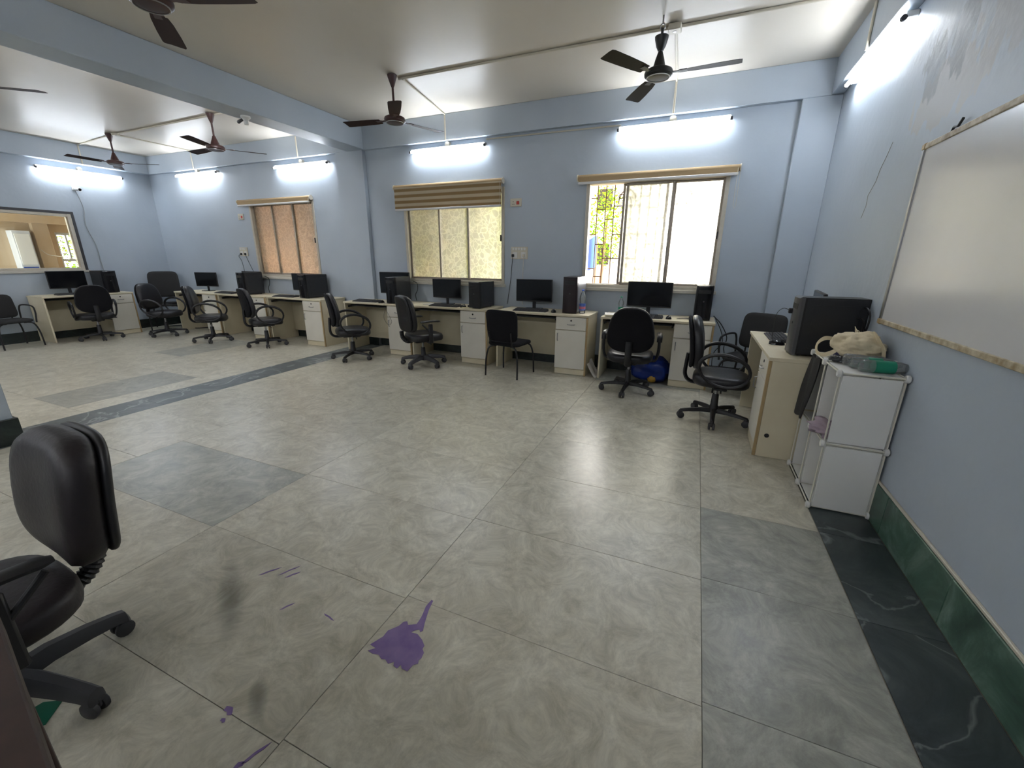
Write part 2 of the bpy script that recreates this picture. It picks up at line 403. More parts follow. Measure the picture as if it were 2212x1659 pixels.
def inst(name, me, parent, loc=(0, 0, 0), rot=(0, 0, 0)):
    o = bpy.data.objects.new(name, me); COL.objects.link(o); o.parent = parent; o.location = loc; o.rotation_euler = rot
    return o
CH = {}
def kids(o): return [c for c in COL.objects if c.parent is o]
def copy_tree(o, label=None, loc=None, rz=None, parent=None):
    c = o.copy(); COL.objects.link(c); c.parent = parent
    if label: c['label'] = label
    if loc is not None: c.location = loc
    if rz is not None: c.rotation_euler = (0, 0, rz)
    for k in kids(o): copy_tree(k, parent=c)
    return c
def struct(name, m, mat, label=None, angle=40):
    o = m.build(name, mat, None, angle); o['kind'] = 'structure'
    if label: o['label'] = label
    return o
def arc(c, r, a0, a1, n): return [(c[0] + r * math.cos(a0 + (a1 - a0) * i / n), c[1] + r * math.sin(a0 + (a1 - a0) * i / n)) for i in range(n + 1)]
def rrect(w, h, r, n=5, cx=0, cy=0):
    p = []
    for (sx, sy, a) in ((1, 1, 0), (-1, 1, PI / 2), (-1, -1, PI), (1, -1, 1.5 * PI)):
        p += arc((cx + sx * (w / 2 - r), cy + sy * (h / 2 - r)), r, a, a + PI / 2, n)
    return p
def spline(pts, k=6):
    """catmull-rom through points"""
    P = [Vector(p) for p in pts]; P = [P[0] * 2 - P[1]] + P + [P[-1] * 2 - P[-2]]; out = []
    for i in range(1, len(P) - 2):
        for j in range(k):
            t = j / k; a, b, c, d = P[i - 1:i + 3]
            out.append(.5 * ((2 * b) + (c - a) * t + (2 * a - 5 * b + 4 * c - d) * t * t + (3 * b - a - 3 * c + d) * t ** 3))
    out.append(P[-2]); return out
def cushion(outline, t, rim=.35, crown=0.0):
    """soft slab: outline in xy, thickness t about z=0"""
    m = M(); h = t / 2
    prof = ((.25, -h), (.7, -h), (1 - .10 * rim * 2, -h * .96), (1 - .02 * rim * 2, -h * .62), (1, -h * .1), (1 - .012 * rim * 2, h * .45), (1 - .07 * rim * 2, h * .88), (.78, h + crown * .6), (.4, h + crown), (.12, h + crown))
    m.loft([[(x * k, y * k, z) for x, y in outline] for k, z in prof])
    return m

# ------------------------------------------------------------------ room numbers
XR, XRB, XL, XLB = 1.07, 0.97, -10.13, -9.99
YW, YB, YF = 5.47, 5.40, -2.3
ZC, ZB = 3.21, 2.90
BX0, BX1 = -5.01, -4.69
STRIP = (-5.06, -4.64)
WINS = ((-1.36, 0.21), (-4.09, -2.46), (-7.41, -5.87))
WZ0, WZ1 = 1.045, 2.30

# ------------------------------------------------------------------ setting: floor with slabs
floor = struct('floor', M().box(XL - .2, YF - .2, -.12, XR + .2, YW + .2, -.006), 'grout', 'grey and cream stone slab floor with dark border strips')
def slab(x0, y0, x1, y1, mat, name='floor_tile'):
    g = .0011
    cx, cy = (x0 + x1) / 2, (y0 + y1) / 2
    w, h = (x1 - x0) / 2 - g, (y1 - y0) / 2 - g
    o = M().box(-w, -h, -.0055, w, h, 0, .0007).build(name, mat, floor, 20)
    o.location = (cx, cy, -rnd.random() * .0006)
    return o
cols = (.768, .185, -.98, -2.24, -3.57, STRIP[1])
ys = {0: 1.80 - .615 * 7, 1: 1.155 - .61 * 6, 2: 1.14 - .61 * 6, 3: 1.13 - .61 * 6, 4: 1.44 - .61 * 6}
for c in range(5):
    x1, x0 = cols[c], cols[c + 1]; y = ys[c]; k = 0
    while y < YW - .02:
        y1 = min(y + (.615 if c == 0 else .612), YW - .012)
        dark = (c == 0 and y < 2.3 and y > -1.2) or (c == 3 and abs(y - 1.13) < .1) or (c == 1 and y > 4.6)
        if y1 > YF: slab(x0, max(y, YF), x1, y1, 'tile_grey' if dark else 'tile_light')
        y = y1; k += 1
for xi, x1 in enumerate((-5.06, -5.36, -6.05, -6.72, -7.4, -8.1, -8.8, -9.5)):
    x0 = (-5.36, -6.05, -6.72, -7.4, -8.1, -8.8, -9.5, XL + .012)[xi]
    y = 1.77 - 1.17 * 4 + (.59 if xi % 2 else 0) - (.59 if xi == 1 else 0)
    while y < YW - .02:
        y1 = min(y + 1.17, YW - .012)
        if y1 > YF: slab(x0, max(y, YF), x1, y1, 'tile_grey' if (xi == 1 and 1.5 < y < 2.5) or (xi == 3 and 3 < y < 4.2) else 'tile_light')
        y = y1
y = YF
for L in (.9, 1.4, .95, 1.25, .9, .55, .95, .7, .9):
    y1 = min(y + L, YW - .012)
    if y1 - y > .05: slab(STRIP[0], y, STRIP[1], y1, 'strip_dark', 'border_tile')
    y = y1
y = YF
for L in (1.2, .9, .9, 1.1, .62, .62, .9, .95, 1.0):
    y1 = min(y + L, YW - .012)
    if y1 - y > .05: slab(.772, y, XR - .016, y1, 'tile_dark', 'border_tile')
    y = y1
# spilt ink on the slabs
def blot(cx, cy, pts, name='ink_stain'):
    m = M(); n = len(pts)
    m.prism([(x, y) for x, y in pts], 0, .0006)
    return m.build(name, 'ink', floor, 40, (cx, cy, .0003))
bp_ = [(-.098, -.064), (-.078, -.045), (-.108, -.041), (-.086, .006), (-.087, .035), (-.061, .070), (-.056, .094), (-.044, .101), (-.030, .088), (-.002, .105), (-.003, .125), (-.006, .148), (-.019, .194), (-.017, .232), (-.007, .231), (.003, .182), (.024, .124), (.039, .090), (.034, .079), (.023, .088), (.009, .077), (.001, .065), (.029, .068), (.060, .054), (.083, .036), (.084, .022), (.098, .011), (.102, -.011), (.098, -.021), (.104, -.034), (.091, -.044), (.086, -.073), (.061, -.072), (.050, -.062), (.046, -.079), (.028, -.075), (.020, -.063), (.005, -.077), (-.016, -.067), (-.029, -.072), (-.050, -.062), (-.075, -.068)]
blot(-.856, .955, bp_)
for (x0, y0, x1, y1, w) in ((-1.68, .99, -1.625, 1.073, .006), (-1.597, 1.026, -1.553, 1.115, .005), (-1.556, 1.029, -1.52, 1.086, .006), (-1.418, .89, -1.39, .945, .005), (-1.236, .952, -1.168, .94, .004), (-1.233, .551, -1.192, .538, .012), (-1.21, .52, -1.19, .515, .007), (-1.037, .454, -1.005, .536, .006), (-1.045, .44, -1.03, .47, .010)):
    l = math.hypot(x1 - x0, y1 - y0) / 2; a = math.atan2(y1 - y0, x1 - x0); c, s = math.cos(a), math.sin(a)
    blot((x0 + x1) / 2, (y0 + y1) / 2, [(c * u - s * v, s * u + c * v) for u, v in ((-l, 0), (-l * .5, w * .6), (0, w), (l * .6, w * .5), (l, 0), (l * .5, -w * .8), (0, -w * .5), (-l * .6, -w))])
m_, n_, l_, b_ = nmat('smudge')      # old grey scuff, fading out at its rim
tc_ = n_.new('ShaderNodeTexCoord'); gr_ = n_.new('ShaderNodeTexGradient'); gr_.gradient_type = 'SPHERICAL'; l_.new(tc_.outputs['Object'], gr_.inputs['Vector'])
nz_ = n_.new('ShaderNodeTexNoise'); nz_.inputs['Scale'].default_value = 4; nz_.inputs['Detail'].default_value = 6; l_.new(tc_.outputs['Object'], nz_.inputs['Vector'])
ml_ = n_.new('ShaderNodeMath'); ml_.operation = 'MULTIPLY'; l_.new(gr_.outputs['Fac'], ml_.inputs[0]); ml_.inputs[1].default_value = .26; nz_.inputs['Distortion'].default_value = 1
m2_ = n_.new('ShaderNodeMath'); m2_.operation = 'MULTIPLY'; m2_.inputs[1].default_value = 1.1; m2_.use_clamp = True; l_.new(ml_.outputs[0], m2_.inputs[0]); l_.new(m2_.outputs[0], b_.inputs['Alpha'])
b_.inputs['Base Color'].default_value = (.17, .175, .16, 1); b_.inputs['Roughness'].default_value = .4
for (x, y, l, w, a) in ((-1.68, .865, .30, .06, -.60), (-1.16, .605, .10, .035, -.68)):
    o = M().prism([(math.cos(2 * PI * k / 24), math.sin(2 * PI * k / 24)) for k in range(24)], 0, .5).build('scuff_mark', 'smudge', floor, 40, (x, y, .0002)); o.scale = (l, w, .0004); o.rotation_euler = (0, 0, a)

# ------------------------------------------------------------------ walls, ceiling, beams
struct('ceiling', M().box(XL - .2, YF - .2, ZC, XR + .2, YW + .25, ZC + .18), 'ceiling_paint', 'cream painted ceiling slab')
def wall_with_holes(a0, a1, z0, z1, t0, t1, holes, axis):
    """holes: (a0,a1,z0,z1) ; axis X = wall runs along x with thickness t in y"""
    m = M(); xs = sorted({a0, a1, *[h[0] for h in holes], *[h[1] for h in holes]})
    def bx(p, q, r, s_):
        if axis == 'X': m.box(p, t0, r, q, t1, s_)
        else: m.box(t0, p, r, t1, q, s_)
    for p, q in zip(xs, xs[1:]):
        hh = [h for h in holes if h[0] <= p + 1e-6 and h[1] >= q - 1e-6]
        if hh: bx(p, q, z0, hh[0][2]); bx(p, q, hh[0][3], z1)
        else: bx(p, q, z0, z1)
    return m
struct('wall_back', wall_with_holes(XL - .2, XR + .2, -.1, ZC, YW, YW + .2, [(a, b, WZ0, WZ1) for a, b in WINS], 'X'), 'wall_paint', 'blue painted wall with three windows')
wr = struct('wall_right', M().box(XR, YF, -.1, XR + .2, YW, ZC), 'wall_paint_right', 'blue wall with flaking paint behind the whiteboard')
struct('wall_left', wall_with_holes(YF, YW, -.1, ZC, XL - .18, XL, [(1.9, 4.12, 1.14, 2.075)], 'Y'), 'wall_paint', 'far blue wall with an inner glazed window')
struct('wall_front', wall_with_holes(XL - .2, XR + .2, -.1, ZC, YF - .2, YF, [], 'X'), 'wall_paint', 'blue wall behind the viewer')
struct('ceiling_beam', M().box(BX0, YF, ZB, BX1, YB, ZC, .006), 'wall_paint', 'blue beam crossing the ceiling')
struct('back_beam', M().box(XL, YB, ZB, XR, YW, ZC, .004), 'wall_paint', 'blue beam along the top of the window wall')
struct('right_beam', M().box(XRB, YF, ZB + .005, XR, YB, ZC, .004), 'wall_paint_right', 'blue beam along the top of the whiteboard wall')
struct('left_beam', M().box(XL, YF, ZB, XLB, YB, ZC, .004), 'wall_paint', 'blue beam along the top of the far wall')
struct('corner_pillar', M().box(.742, YB, 0, XR, YW, ZB, .004), 'wall_paint', 'flat pillar in the corner beside the right window')
struct('wall_pillar', M().box(-5.25, YB, 0, -4.725, YW, ZB, .004), 'wall_paint', 'flat pillar under the end of the ceiling beam')
struct('near_pillar', M().box(-5.06, .86, 0, -4.685, 1.235, ZB, .004), 'wall_paint', 'blue pillar at the left edge of the picture')
struct('pillar_skirting', M().box(-5.085, .84, 0, -4.66, 1.255, .2, .003), 'base_dark', 'dark stone skirting round the near pillar')
# hairline crack and screw holes on right wall
m = M(); cr = [(4.07, 1.70), (4.02, 1.78), (4.03, 1.85), (3.93, 1.93), (3.90, 2.0), (3.84, 2.06), (3.78, 2.14)]
m.tube([(XR - .0005, y, z) for y, z in cr], .0016, 5); m.build('crack', 'grout', wr)
# skirting pieces
def skirting(name, runs, mat, label):
    root = None
    for i, (x0, y0, x1, y1, h) in enumerate(runs):
        o = M().box(x0, y0, 0, x1, y1, h, .003).build(name if i == 0 else 'skirting_tile', mat, root, 20)
        if i == 0: root = o; o['kind'] = 'structure'; o['label'] = label
runs = []; y = 2.52 - .62 * 8
while y < YB: runs.append((XR - .016, max(y, YF) + .001, XR, min(y + .62, YB) - .001, .22)); y += .62
skirting('baseboard_right', [r for r in runs if r[3] > r[1]], 'green_marble', 'green marble skirting along the right wall')
runs = []
for (xa, xb, yy) in ((XL + .016, -5.265, YW), (-5.265, -4.71, YB), (-4.71, .727, YW), (.727, XR - .018, YB)):
    n_ = max(1, round((xb - xa) / .6))
    for i in range(n_): runs.append((xa + (xb - xa) * i / n_ + .001, yy - .013, xa + (xb - xa) * (i + 1) / n_ - .001, yy, .17))
skirting('baseboard_back', runs, 'base_dark', 'dark stone skirting along the window wall')
runs = []; y = YF
while y < YW - .02: runs.append((XL, y + .001, XL + .014, min(y + .62, YW - .014) - .001, .17)); y += .62
skirting('baseboard_left', runs, 'base_dark', 'dark stone skirting along the far wall')
o = M().box(XR - .012, YF, .221, XR + .001, YB, .236, .003).build('plaster_lip', 'cream_plastic', None); tag(o, 'thin cement lip above the green marble skirting', None, None, 'structure')

# ------------------------------------------------------------------ windows
def bar(m, x0, x1, z0, z1, y0, y1, b=.003): m.box(x0, y0, z0, x1, y1, z1, b)
def frame_ring(x0, x1, z0, z1, y0, y1, w, wt=None, wb=None):
    m = M(); wt = wt or w; wb = wb or w
    m.box(x0, y0, z0, x0 + w, y1, z1, .003); m.box(x1 - w, y0, z0, x1, y1, z1, .003)
    m.box(x0 + w, y0, z1 - wt, x1 - w, y1, z1, .003); m.box(x0 + w, y0, z0, x1 - w, y1, z0 + wb, .003)
    return m
def window(num, x0, x1, sashes, label, frame_mat='window_frame'):
    root = frame_ring(x0, x1, WZ0, WZ1, YW - .012, YW + .10, .042).build('window_%d' % num, frame_mat); tag(root, label, None, None, 'structure')
    M().box(x0 - .02, YW - .045, WZ0 - .035, x1 + .02, YW + .012, WZ0 + .004, .005).build('window_sill', 'sill_paint', root)
    M().box(x0 + .03, YW + .02, WZ0 + .04, x1 - .03, YW + .075, WZ0 + .05, .002).build('track', 'aluminium', root)
    for (a, b, y) in sashes:
        s = frame_ring(a, b, WZ0 + .045, WZ1 - .04, y, y + .022, .028).build('sash', 'aluminium', root)
        M().box(a + .024, y + .008, WZ0 + .07, b - .024, y + .013, WZ1 - .064).build('pane', 'frosted_glass', s)
    M().box(x1 - .062, YW - .02, 1.62, x1 - .048, YW + .03, 1.70, .003).build('latch', 'black_plastic', root)
    return root
w1 = window(1, *WINS[0], [(-.885, -.345, YW + .015), (-.36, .172, YW + .04), (-.93, -.41, YW + .065)], 'right window with its left sash slid open')
w2 = window(2, *WINS[1], [(-4.05, -3.49, YW + .04), (-3.52, -3.02, YW + .015), (-3.05, -2.50, YW + .04)], 'middle window with three frosted panes')
w3 = window(3, *WINS[2], [(-7.37, -6.87, YW + .04), (-6.90, -6.38, YW + .015), (-6.41, -5.91, YW + .04)], 'left window with three frosted panes')
def grille(win, x0, x1):
    yg = YW + .17
    g = frame_ring(x0, x1, WZ0 + .02, WZ1 - .02, yg - .006, yg + .006, .012).build('grille', 'rust_bar', win)
    zA, zB = WZ0 + .03, WZ1 - .03
    def tb(pts, r=.006): M().tube(pts, r, 6).build('bar', 'rust_bar', g)
    n = int((x1 - x0) / .102); dx = (x1 - x0) / n
    for i in range(1, n):
        x = x0 + i * dx; k = i % 6
        if k in (4, 5): tb([(x, yg, zA), (x, yg, zA + .52)]); tb([(x, yg, zA + .62), (x, yg, zA + .98)])
        else: tb([(x, yg, zA), (x, yg, zB)])
    for i in range(n):
        x = x0 + i * dx; k = i % 6
        zs = {0: (.20, .62, 1.05), 1: (.10, .50, .92), 2: (.33, .80), 3: (.33, .62, .95), 4: (.33, .62, .95), 5: (.33, .62, .95)}[k]
        for z in zs: tb([(x, yg, zA + z), (x + dx, yg, zA + z)], .0065)
    i = 4
    while i < n:
        cx = x0 + (i + .5) * dx
        for rr in (dx * 1.0, dx * .5):
            tb([(cx + rr * math.cos(a), yg, zA + .98 + rr * 1.5 * math.sin(a)) for a in [PI * j / 14 for j in range(15)]], .0065)
        for sx in (-.75, 0, .75):
            ccx, ccz = cx + sx * dx, zA + 1.06 + (.07 if sx == 0 else 0)
            M().tube([(ccx + .026 * math.cos(2 * PI * j / 14), yg, ccz + .026 * math.sin(2 * PI * j / 14)) for j in range(14)], .0055, 5, True).build('ring', 'rust_bar', g)
        for sx in (-.5, .5):
            X = cx + sx * dx
            M().tube([(X, yg, zA + .52), (X + .035, yg, zA + .57), (X, yg, zA + .62), (X - .035, yg, zA + .57)], .0055, 5, True).build('diamond', 'rust_bar', g)
        i += 6
grille(w1, -1.36, .21); grille(w2, -4.09, -2.46); grille(w3, -7.41, -5.87)
# glazed inner window on far wall
iw = M()
for (a, b, c, d) in ((1.9, 1.14, 1.95, 2.075), (4.07, 1.14, 4.12, 2.075), (1.95, 1.14, 4.07, 1.185), (1.95, 2.03, 4.07, 2.075)): iw.box(XL - .10, a, b, XL + .012, c, d, .003)
iw = iw.build('window_4', 'window_frame'); tag(iw, 'inner glazed window looking into the next room', None, None, 'structure')
o = M()
for (a, b, c, d) in ((1.86, 1.10, 1.90, 2.115), (4.12, 1.10, 4.16, 2.115), (1.90, 2.075, 4.12, 2.115)): o.box(XL - .002, a, b, XL + .014, c, d, .003)
o.build('architrave', 'grey_plastic', iw)
M().box(XL - .03, 1.84, 1.105, XL + .03, 4.18, 1.142, .004).build('window_sill', 'sill_paint', iw)
M().box(XL - .055, 1.94, 1.18, XL - .05, 4.08, 2.04).build('pane', 'window_glass', iw)

# ------------------------------------------------------------------ blinds
def blind(x0, x1, ztop, zbot, label, mat, roll=.032):
    t = empty('roller_blind', label, 'blind', ((x0 + x1) / 2, YW, zbot), 0, 'striped roller blinds over the windows')
    w = (x1 - x0) / 2; H = ztop - zbot
    M().lathe([(.001, -w), (roll, -w), (roll, w), (.001, w)], (0, -.045, H - roll), 20, 'X').build('roll', 'blind_fabric', t)
    M().box(-w, -.05, H - .012, w, -.003, H, .003).build('head_rail', 'dirty_cream', t)
    for s in (-1, 1): M().lathe([(.001, -.006), (roll + .006, -.006), (roll + .006, .006), (.001, .006)], (s * (w + .006), -.045, H - roll), 16, 'X').build('end_cap', 'cream_plastic', t)
    M().box(-w + .01, -.076, .024, w - .01, -.073, H - roll).build('fabric', mat, t)
    M().box(-w + .008, -.086, 0, w - .008, -.064, .028, .006).build('bottom_rail', 'blind_rail', t)
    m = M(); m.tube([(w - .02, -.09, H - .04), (w - .018, -.092, -.30), (w - .005, -.092, -.33), (w + .008, -.092, -.30), (w + .006, -.09, H - .04)], .0022, 5)
    m.build('pull_cord', 'cream_plastic', t)
    return t
blind(-1.46, .285, 2.365, 2.255, 'rolled-up striped blind above the right window', 'blind_fabric')
blind(-4.20, -2.47, 2.398, 2.047, 'half-lowered striped blind over the middle window', 'zebra_fabric')
blind(-7.605, -5.875, 2.345, 2.235, 'rolled-up striped blind above the left window', 'blind_fabric')

# ------------------------------------------------------------------ tube lights
def tube_proto(glow='tube_glow'):
    t = empty('tube_light', '', 'light', (0, 0, 0), 0, 'fluorescent tube lights on the walls')
    M().box(-.575, -.066, -.004, .575, 0, .030, .004).build('batten', 'white_plastic', t)
    M().lathe([(.001, -.565), (.0145, -.565), (.0145, .565), (.001, .565)], (0, -.076, -.008), 12, 'X').build('tube', glow, t)
    for s in (-1, 1): M().lathe([(.001, -.012), (.017, -.012), (.017, .012), (.001, .012)], (s * .575, -.076, -.008), 12, 'X').build('end_cap', 'grey_plastic', t)
    M().lathe([(.001, -.045), (.034, -.045), (.038, -.01), (.038, 0), (.001, 0)], (0, 0, .055), 18, 'Y').build('junction_box', 'cream_plastic', t)
    return t
tp = tube_proto(); tq = tube_proto('tube_glow_added'); first = True; first2 = True
for (loc, rz, lab) in (((-.44, YW, 2.805), 0, 'glowing tube light above the right window'), ((-3.29, YW, 2.803), 0, 'glowing tube light above the middle window'),
                       ((-6.0, YW, 2.79), 0, 'glowing tube light above the left window, beside the flat pillar'), ((-8.6, YW, 2.825), 0, 'glowing tube light in the far corner of the window wall'),
                       ((XL, 4.40, 2.775), PI / 2, 'glowing tube light on the far wall above the camera'), ((XR, 4.43, 2.858), -PI / 2, 'glowing tube light on the wall above the whiteboard'),
                       *[((x, YF, 2.80), PI, 'added fill tube on the wall behind the viewer, %s' % w) for x, w in ((.1, 'rightmost'), (-1.6, 'second from the right'), (-3.6, 'third from the right'), (-5.8, 'fourth from the right'), (-7.5, 'fifth from the right'), (-9.2, 'leftmost'))],  # this row is added out of view as fill from the camera side
                       ((XL, .9, 2.775), PI / 2, 'added fill tube at the near end of the far wall'), ((BX0, 3.3, 3.03), PI / 2 + PI, 'added fill tube on the hidden side of the ceiling beam, near the windows'), ((BX0, 1.0, 3.03), PI / 2 + PI, 'added fill tube on the hidden side of the ceiling beam, near end')):  # unseen fill tubes too, added to lift the left half of the room
    if first: t = tp; first = False; t.location = loc; t.rotation_euler = (0, 0, rz); t['label'] = lab
    elif 'behind the viewer' in lab or 'near end' in lab or 'hidden side' in lab:
        if first2: t = tq; first2 = False; t.location = loc; t.rotation_euler = (0, 0, rz); t['label'] = lab
        else: t = copy_tree(tq, lab, loc, rz)
    else: t = copy_tree(tp, lab, loc, rz)

# ------------------------------------------------------------------ ceiling fans
def fan(x, y, ang, label, style='brown', zb=2.765):
    body, blade = ('fan_brown', 'fan_blade') if style == 'brown' else ('fan_black', 'fan_blade_dark')
    t = empty('ceiling_fan', label, 'fan', (x, y, zb), 0, 'three-blade ceiling fans')
    H = ZC - zb
    if style == 'brown':
        M().lathe([(.001, H - .005), (.05, H - .006), (.047, H - .02), (.022, H - .095), (.014, H - .115), (.001, H - .116)]).build('canopy', body, t)
        M().cyl((0, 0, .15), (0, 0, H - .1), .0115, n=12).build('rod', body, t)
        M().lathe([(.001, .175), (.018, .175), (.026, .15), (.048, .09), (.055, .062), (.001, .06)]).build('motor_cover', body, t)
    else:
        M().tube([(0, 0, H), (0, 0, H - .06)], .006, 8).build('hook', 'steel', t)
        M().tube([(.018 * math.cos(a), 0, H - .075 + .022 * math.sin(a)) for a in [2 * PI * k / 12 for k in range(12)]], .005, 6, True).build('shackle', 'steel', t)
        M().cyl((0, 0, .16), (0, 0, H - .085), .011, n=12).build('rod', body, t)
        M().lathe([(.001, .282), (.052, .282), (.050, .265), (.036, .215), (.02, .185), (.001, .184)]).build('canopy', body, t)
        M().lathe([(.001, .178), (.018, .178), (.034, .13), (.048, .075), (.055, .06), (.001, .058)]).build('motor_cover', body, t)
    M().lathe([(.001, .064), (.085, .062), (.104, .052), (.110, .036), (.108, .018), (.09, .004), (.05, 0), (.001, 0)], n=32).build('motor', body, t)
    rg = M(); rg.tube([(.088 * math.cos(2 * PI * k / 32), .088 * math.sin(2 * PI * k / 32), .004) for k in range(32)], .0045, 6, True)
    rg.build('trim_ring', 'steel' if style == 'brown' else 'white_plastic', t)
    bm_ = M(); st = ((.165, .045), (.25, .056), (.42, .064), (.575, .066), (.598, .058))
    rings = []
    for r, w in st:
        q = []
        for (yy, zz) in ((-w, .020), (-w * .4, .026), (w * .4, .034), (w, .036), (w, .034), (w * .4, .031), (-w * .4, .023), (-w, .018)):
            q.append((r, yy, zz))
        rings.append(q)
    bm_.loft(rings); me = bm_.mesh('blade', blade)
    ir = M(); ir.loft([[(r, -w, .030), (r, w, .032), (r, w, .026), (r, -w, .024)] for r, w in ((.095, .018), (.14, .014), (.165, .028), (.215, .030))]); mi = ir.mesh('blade_iron', body)
    for k in range(3):
        b = inst('blade', me, t, (0, 0, 0), (0, 0, math.radians(ang + 120 * k))); inst('blade_iron', mi, b)
    return t
fan(-.476, 4.06, -2, 'black ceiling fan with a white rim hanging near the right window', 'black', 2.79)
fan(-3.15, 4.15, 68, 'brown ceiling fan in front of the middle window')
fan(-6.18, 4.22, 55, 'brown ceiling fan beyond the ceiling beam, nearer the beam')
fan(-8.66, 4.25, 31, 'brown ceiling fan in the far corner of the room')
fan(-3.06, 1.86, 20, 'brown ceiling fan cut by the top edge, nearest the viewer')
fan(-6.02, 1.93, 40, 'ceiling fan with one blade showing at the left edge')

# ------------------------------------------------------------------ conduits and ceiling fittings
def conduit(pts, label, r=.011, mat='cream_plastic', name='cable_conduit', group=None, n=8):
    m = M(); m.tube(pts, r, n); o = m.build(name, mat); return tag(o, label, 'conduit', group)
cz = ZC - .011
conduit([(XRB, 4.252, cz), (-.40, 4.252, cz), (-3.14, 4.245, cz)], 'long cable conduit across the ceiling between the two near fans')
conduit([(-5.3, 4.26, cz), (-6.18, 4.26, cz), (-8.64, 4.29, cz)], 'cable conduit across the ceiling between the two far fans')
conduit([(-.395, 4.262, cz), (-.44, YB - .012, cz), (-.44, YB - .012, ZB - .002)], 'vertical conduit from the black fan down to the right tube light', .011)
conduit([(-3.10, 4.262, cz), (-3.29, YB - .012, cz), (-3.29, YB - .012, ZB - .002)], 'vertical conduit running down to the middle tube light', .010)
conduit([(-8.60, 4.30, cz), (-8.6, YB - .012, cz), (-8.6, YB - .012, ZB - .002)], 'thin conduit running down to the far corner tube light', .010)
conduit([(-8.70, 4.29, cz), (XLB + .012, 4.41, cz), (XLB + .012, 4.41, ZB - .002)], 'thin conduit running down to the tube light on the far wall', .010)
conduit([(-6.0, YB - .012, ZC - .02), (-6.0, YB - .012, ZB - .002)], 'vertical conduit above the left tube light', .010)
conduit([(XRB - .010, 4.43, ZC - .01), (XRB - .010, 4.43, ZB)], 'vertical conduit above the tube light by the whiteboard', .010)
conduit([(-2.72, YW - .009, 2.875), (-1.0, YW - .009, 2.862)], 'horizontal conduit between two tube lights above the blinds', .009)
def jbox(loc, label, s=.042, axis='Z', mat='cream_plastic'):
    m = M().box(-s, -s, -s * .9, s, s, 0, .006); o = m.build('junction_box', mat, None, 40, loc); tag(o, label, 'junction box', 'ceiling junction boxes')
    M().lathe([(.001, -s * .95), (s * .3, -s * .95), (s * .3, -s * .9), (.001, -s * .9)]).build('screw', 'steel', o)
    return o
jbox((-.40, 4.235, ZC - .004), 'square junction box beside the black ceiling fan', .05)
jbox((-8.52, 4.27, ZC - .004), 'small junction box beside the far corner fan', .04)
jbox((-5.75, 4.27, ZC - .004), 'small junction box beside the fan beyond the beam', .04)
def beamlamp(loc, label):
    t = empty('bulb_holder', label, 'bulb holder', loc)
    M().lathe([(.001, 0), (.05, 0), (.05, -.018), (.032, -.03), (.026, -.05), (.001, -.05)]).build('base', 'white_plastic', t)
    M().lathe([(.001, -.045), (.022, -.045), (.022, -.085), (.001, -.086)]).build('socket', 'white_plastic', t)
    M().cyl((-.02, 0, -.02), (-.13, .0, -.045), .012, .018, 10).build('arm', 'grey_plastic', t)
beamlamp((-4.86, 3.72, ZB), 'white bulb holder under the beam near the left tube light')
beamlamp((-4.86, 1.42, ZB), 'white bulb holder under the near end of the beam')

# ------------------------------------------------------------------ switch plates, plugs, wall camera
def plate(loc, w, h, label, kind):
    t = empty('switch_board' if kind == 'board' else 'switch_socket', label, 'socket', loc)
    M().box(-w / 2, -.014, 0, w / 2, 0, h, .004).build('plate', 'cream_plastic', t)
    if kind == 'small':
        M().box(.01, -.019, h * .25, .05, -.013, h * .65, .003).build('switch', 'red_switch', t)
        for (a, b) in ((-.045, .3), (-.025, .3), (-.035, .6)): M().lathe([(.001, -.016), (.005, -.016), (.005, -.013), (.001, -.013)], (a, 0, h * b), 8, 'Y').build('socket_hole', 'black_plastic', t)
    else:
        for k in range(5): M().box(-w * .4 + k * w * .165, -.02, h * .72, -w * .4 + k * w * .165 + w * .12, -.013, h * .92, .002).build('switch', 'white_plastic', t)
        for s in (-1, 1): M().box(s * w * .25 - .032, -.017, h * .1, s * w * .25 + .032, -.013, h * .58, .003).build('socket', 'white_plastic', t)
    return t
plate((-2.295, YW, 2.048), .16, .10, 'small switch socket with a red switch right of the middle window', 'small')
plate((-7.655, YW, 2.025), .14, .10, 'small switch socket with a red switch left of the left window', 'small')
plate((-2.238, YW, 1.386), .24, .16, 'large socket board with two plugs right of the middle window', 'board')
plate((-7.73, YW, 1.40), .21, .155, 'large socket board with two plugs left of the left window', 'board')
plate((-2.84, YW, .80), .12, .12, 'socket low on the wall beside the monitor under the middle window', 'small')
def cable(pts, label, r=.0035, mat='black_plastic', name='power_cable', plug=True):
    P = spline(pts, 6)
    o = M().tube(P, r, 6).build(name, mat); tag(o, label, 'cable')
    if plug:
        p = Vector(pts[0]); M().box(p.x - .016, p.y - .012, p.z - .02, p.x + .016, p.y + .016, p.z + .016, .005).build('plug', mat, o)
    return o
cable([(-2.325, YW - .03, 1.435), (-2.33, YW - .035, 1.35), (-2.36, YW - .02, 1.1), (-2.39, YW - .02, .9), (-2.41, YW - .02, .78)], 'black power cable hanging from the large socket board by the middle window', .004)
cable([(-2.17, YW - .03, 1.435), (-2.172, YW - .03, 1.3), (-2.178, YW - .02, 1.0), (-2.18, YW - .02, .78)], 'pale power cable hanging behind the monitor right of the middle window', .0035, 'cream_plastic')
cable([(-7.79, YW - .03, 1.44), (-7.83, YW - .05, 1.40), (-7.80, YW - .03, 1.30), (-7.78, YW - .02, 1.05), (-7.77, YW - .02, .78)], 'short black cable with bent plug by the left window', .004)
cable([(-7.68, YW - .03, 1.44), (-7.64, YW - .04, 1.38), (-7.54, YW - .03, 1.15), (-7.40, YW - .03, .95), (-7.36, YW - .03, .78)], 'slanting black cable from the socket board to the tower by the left window', .004)
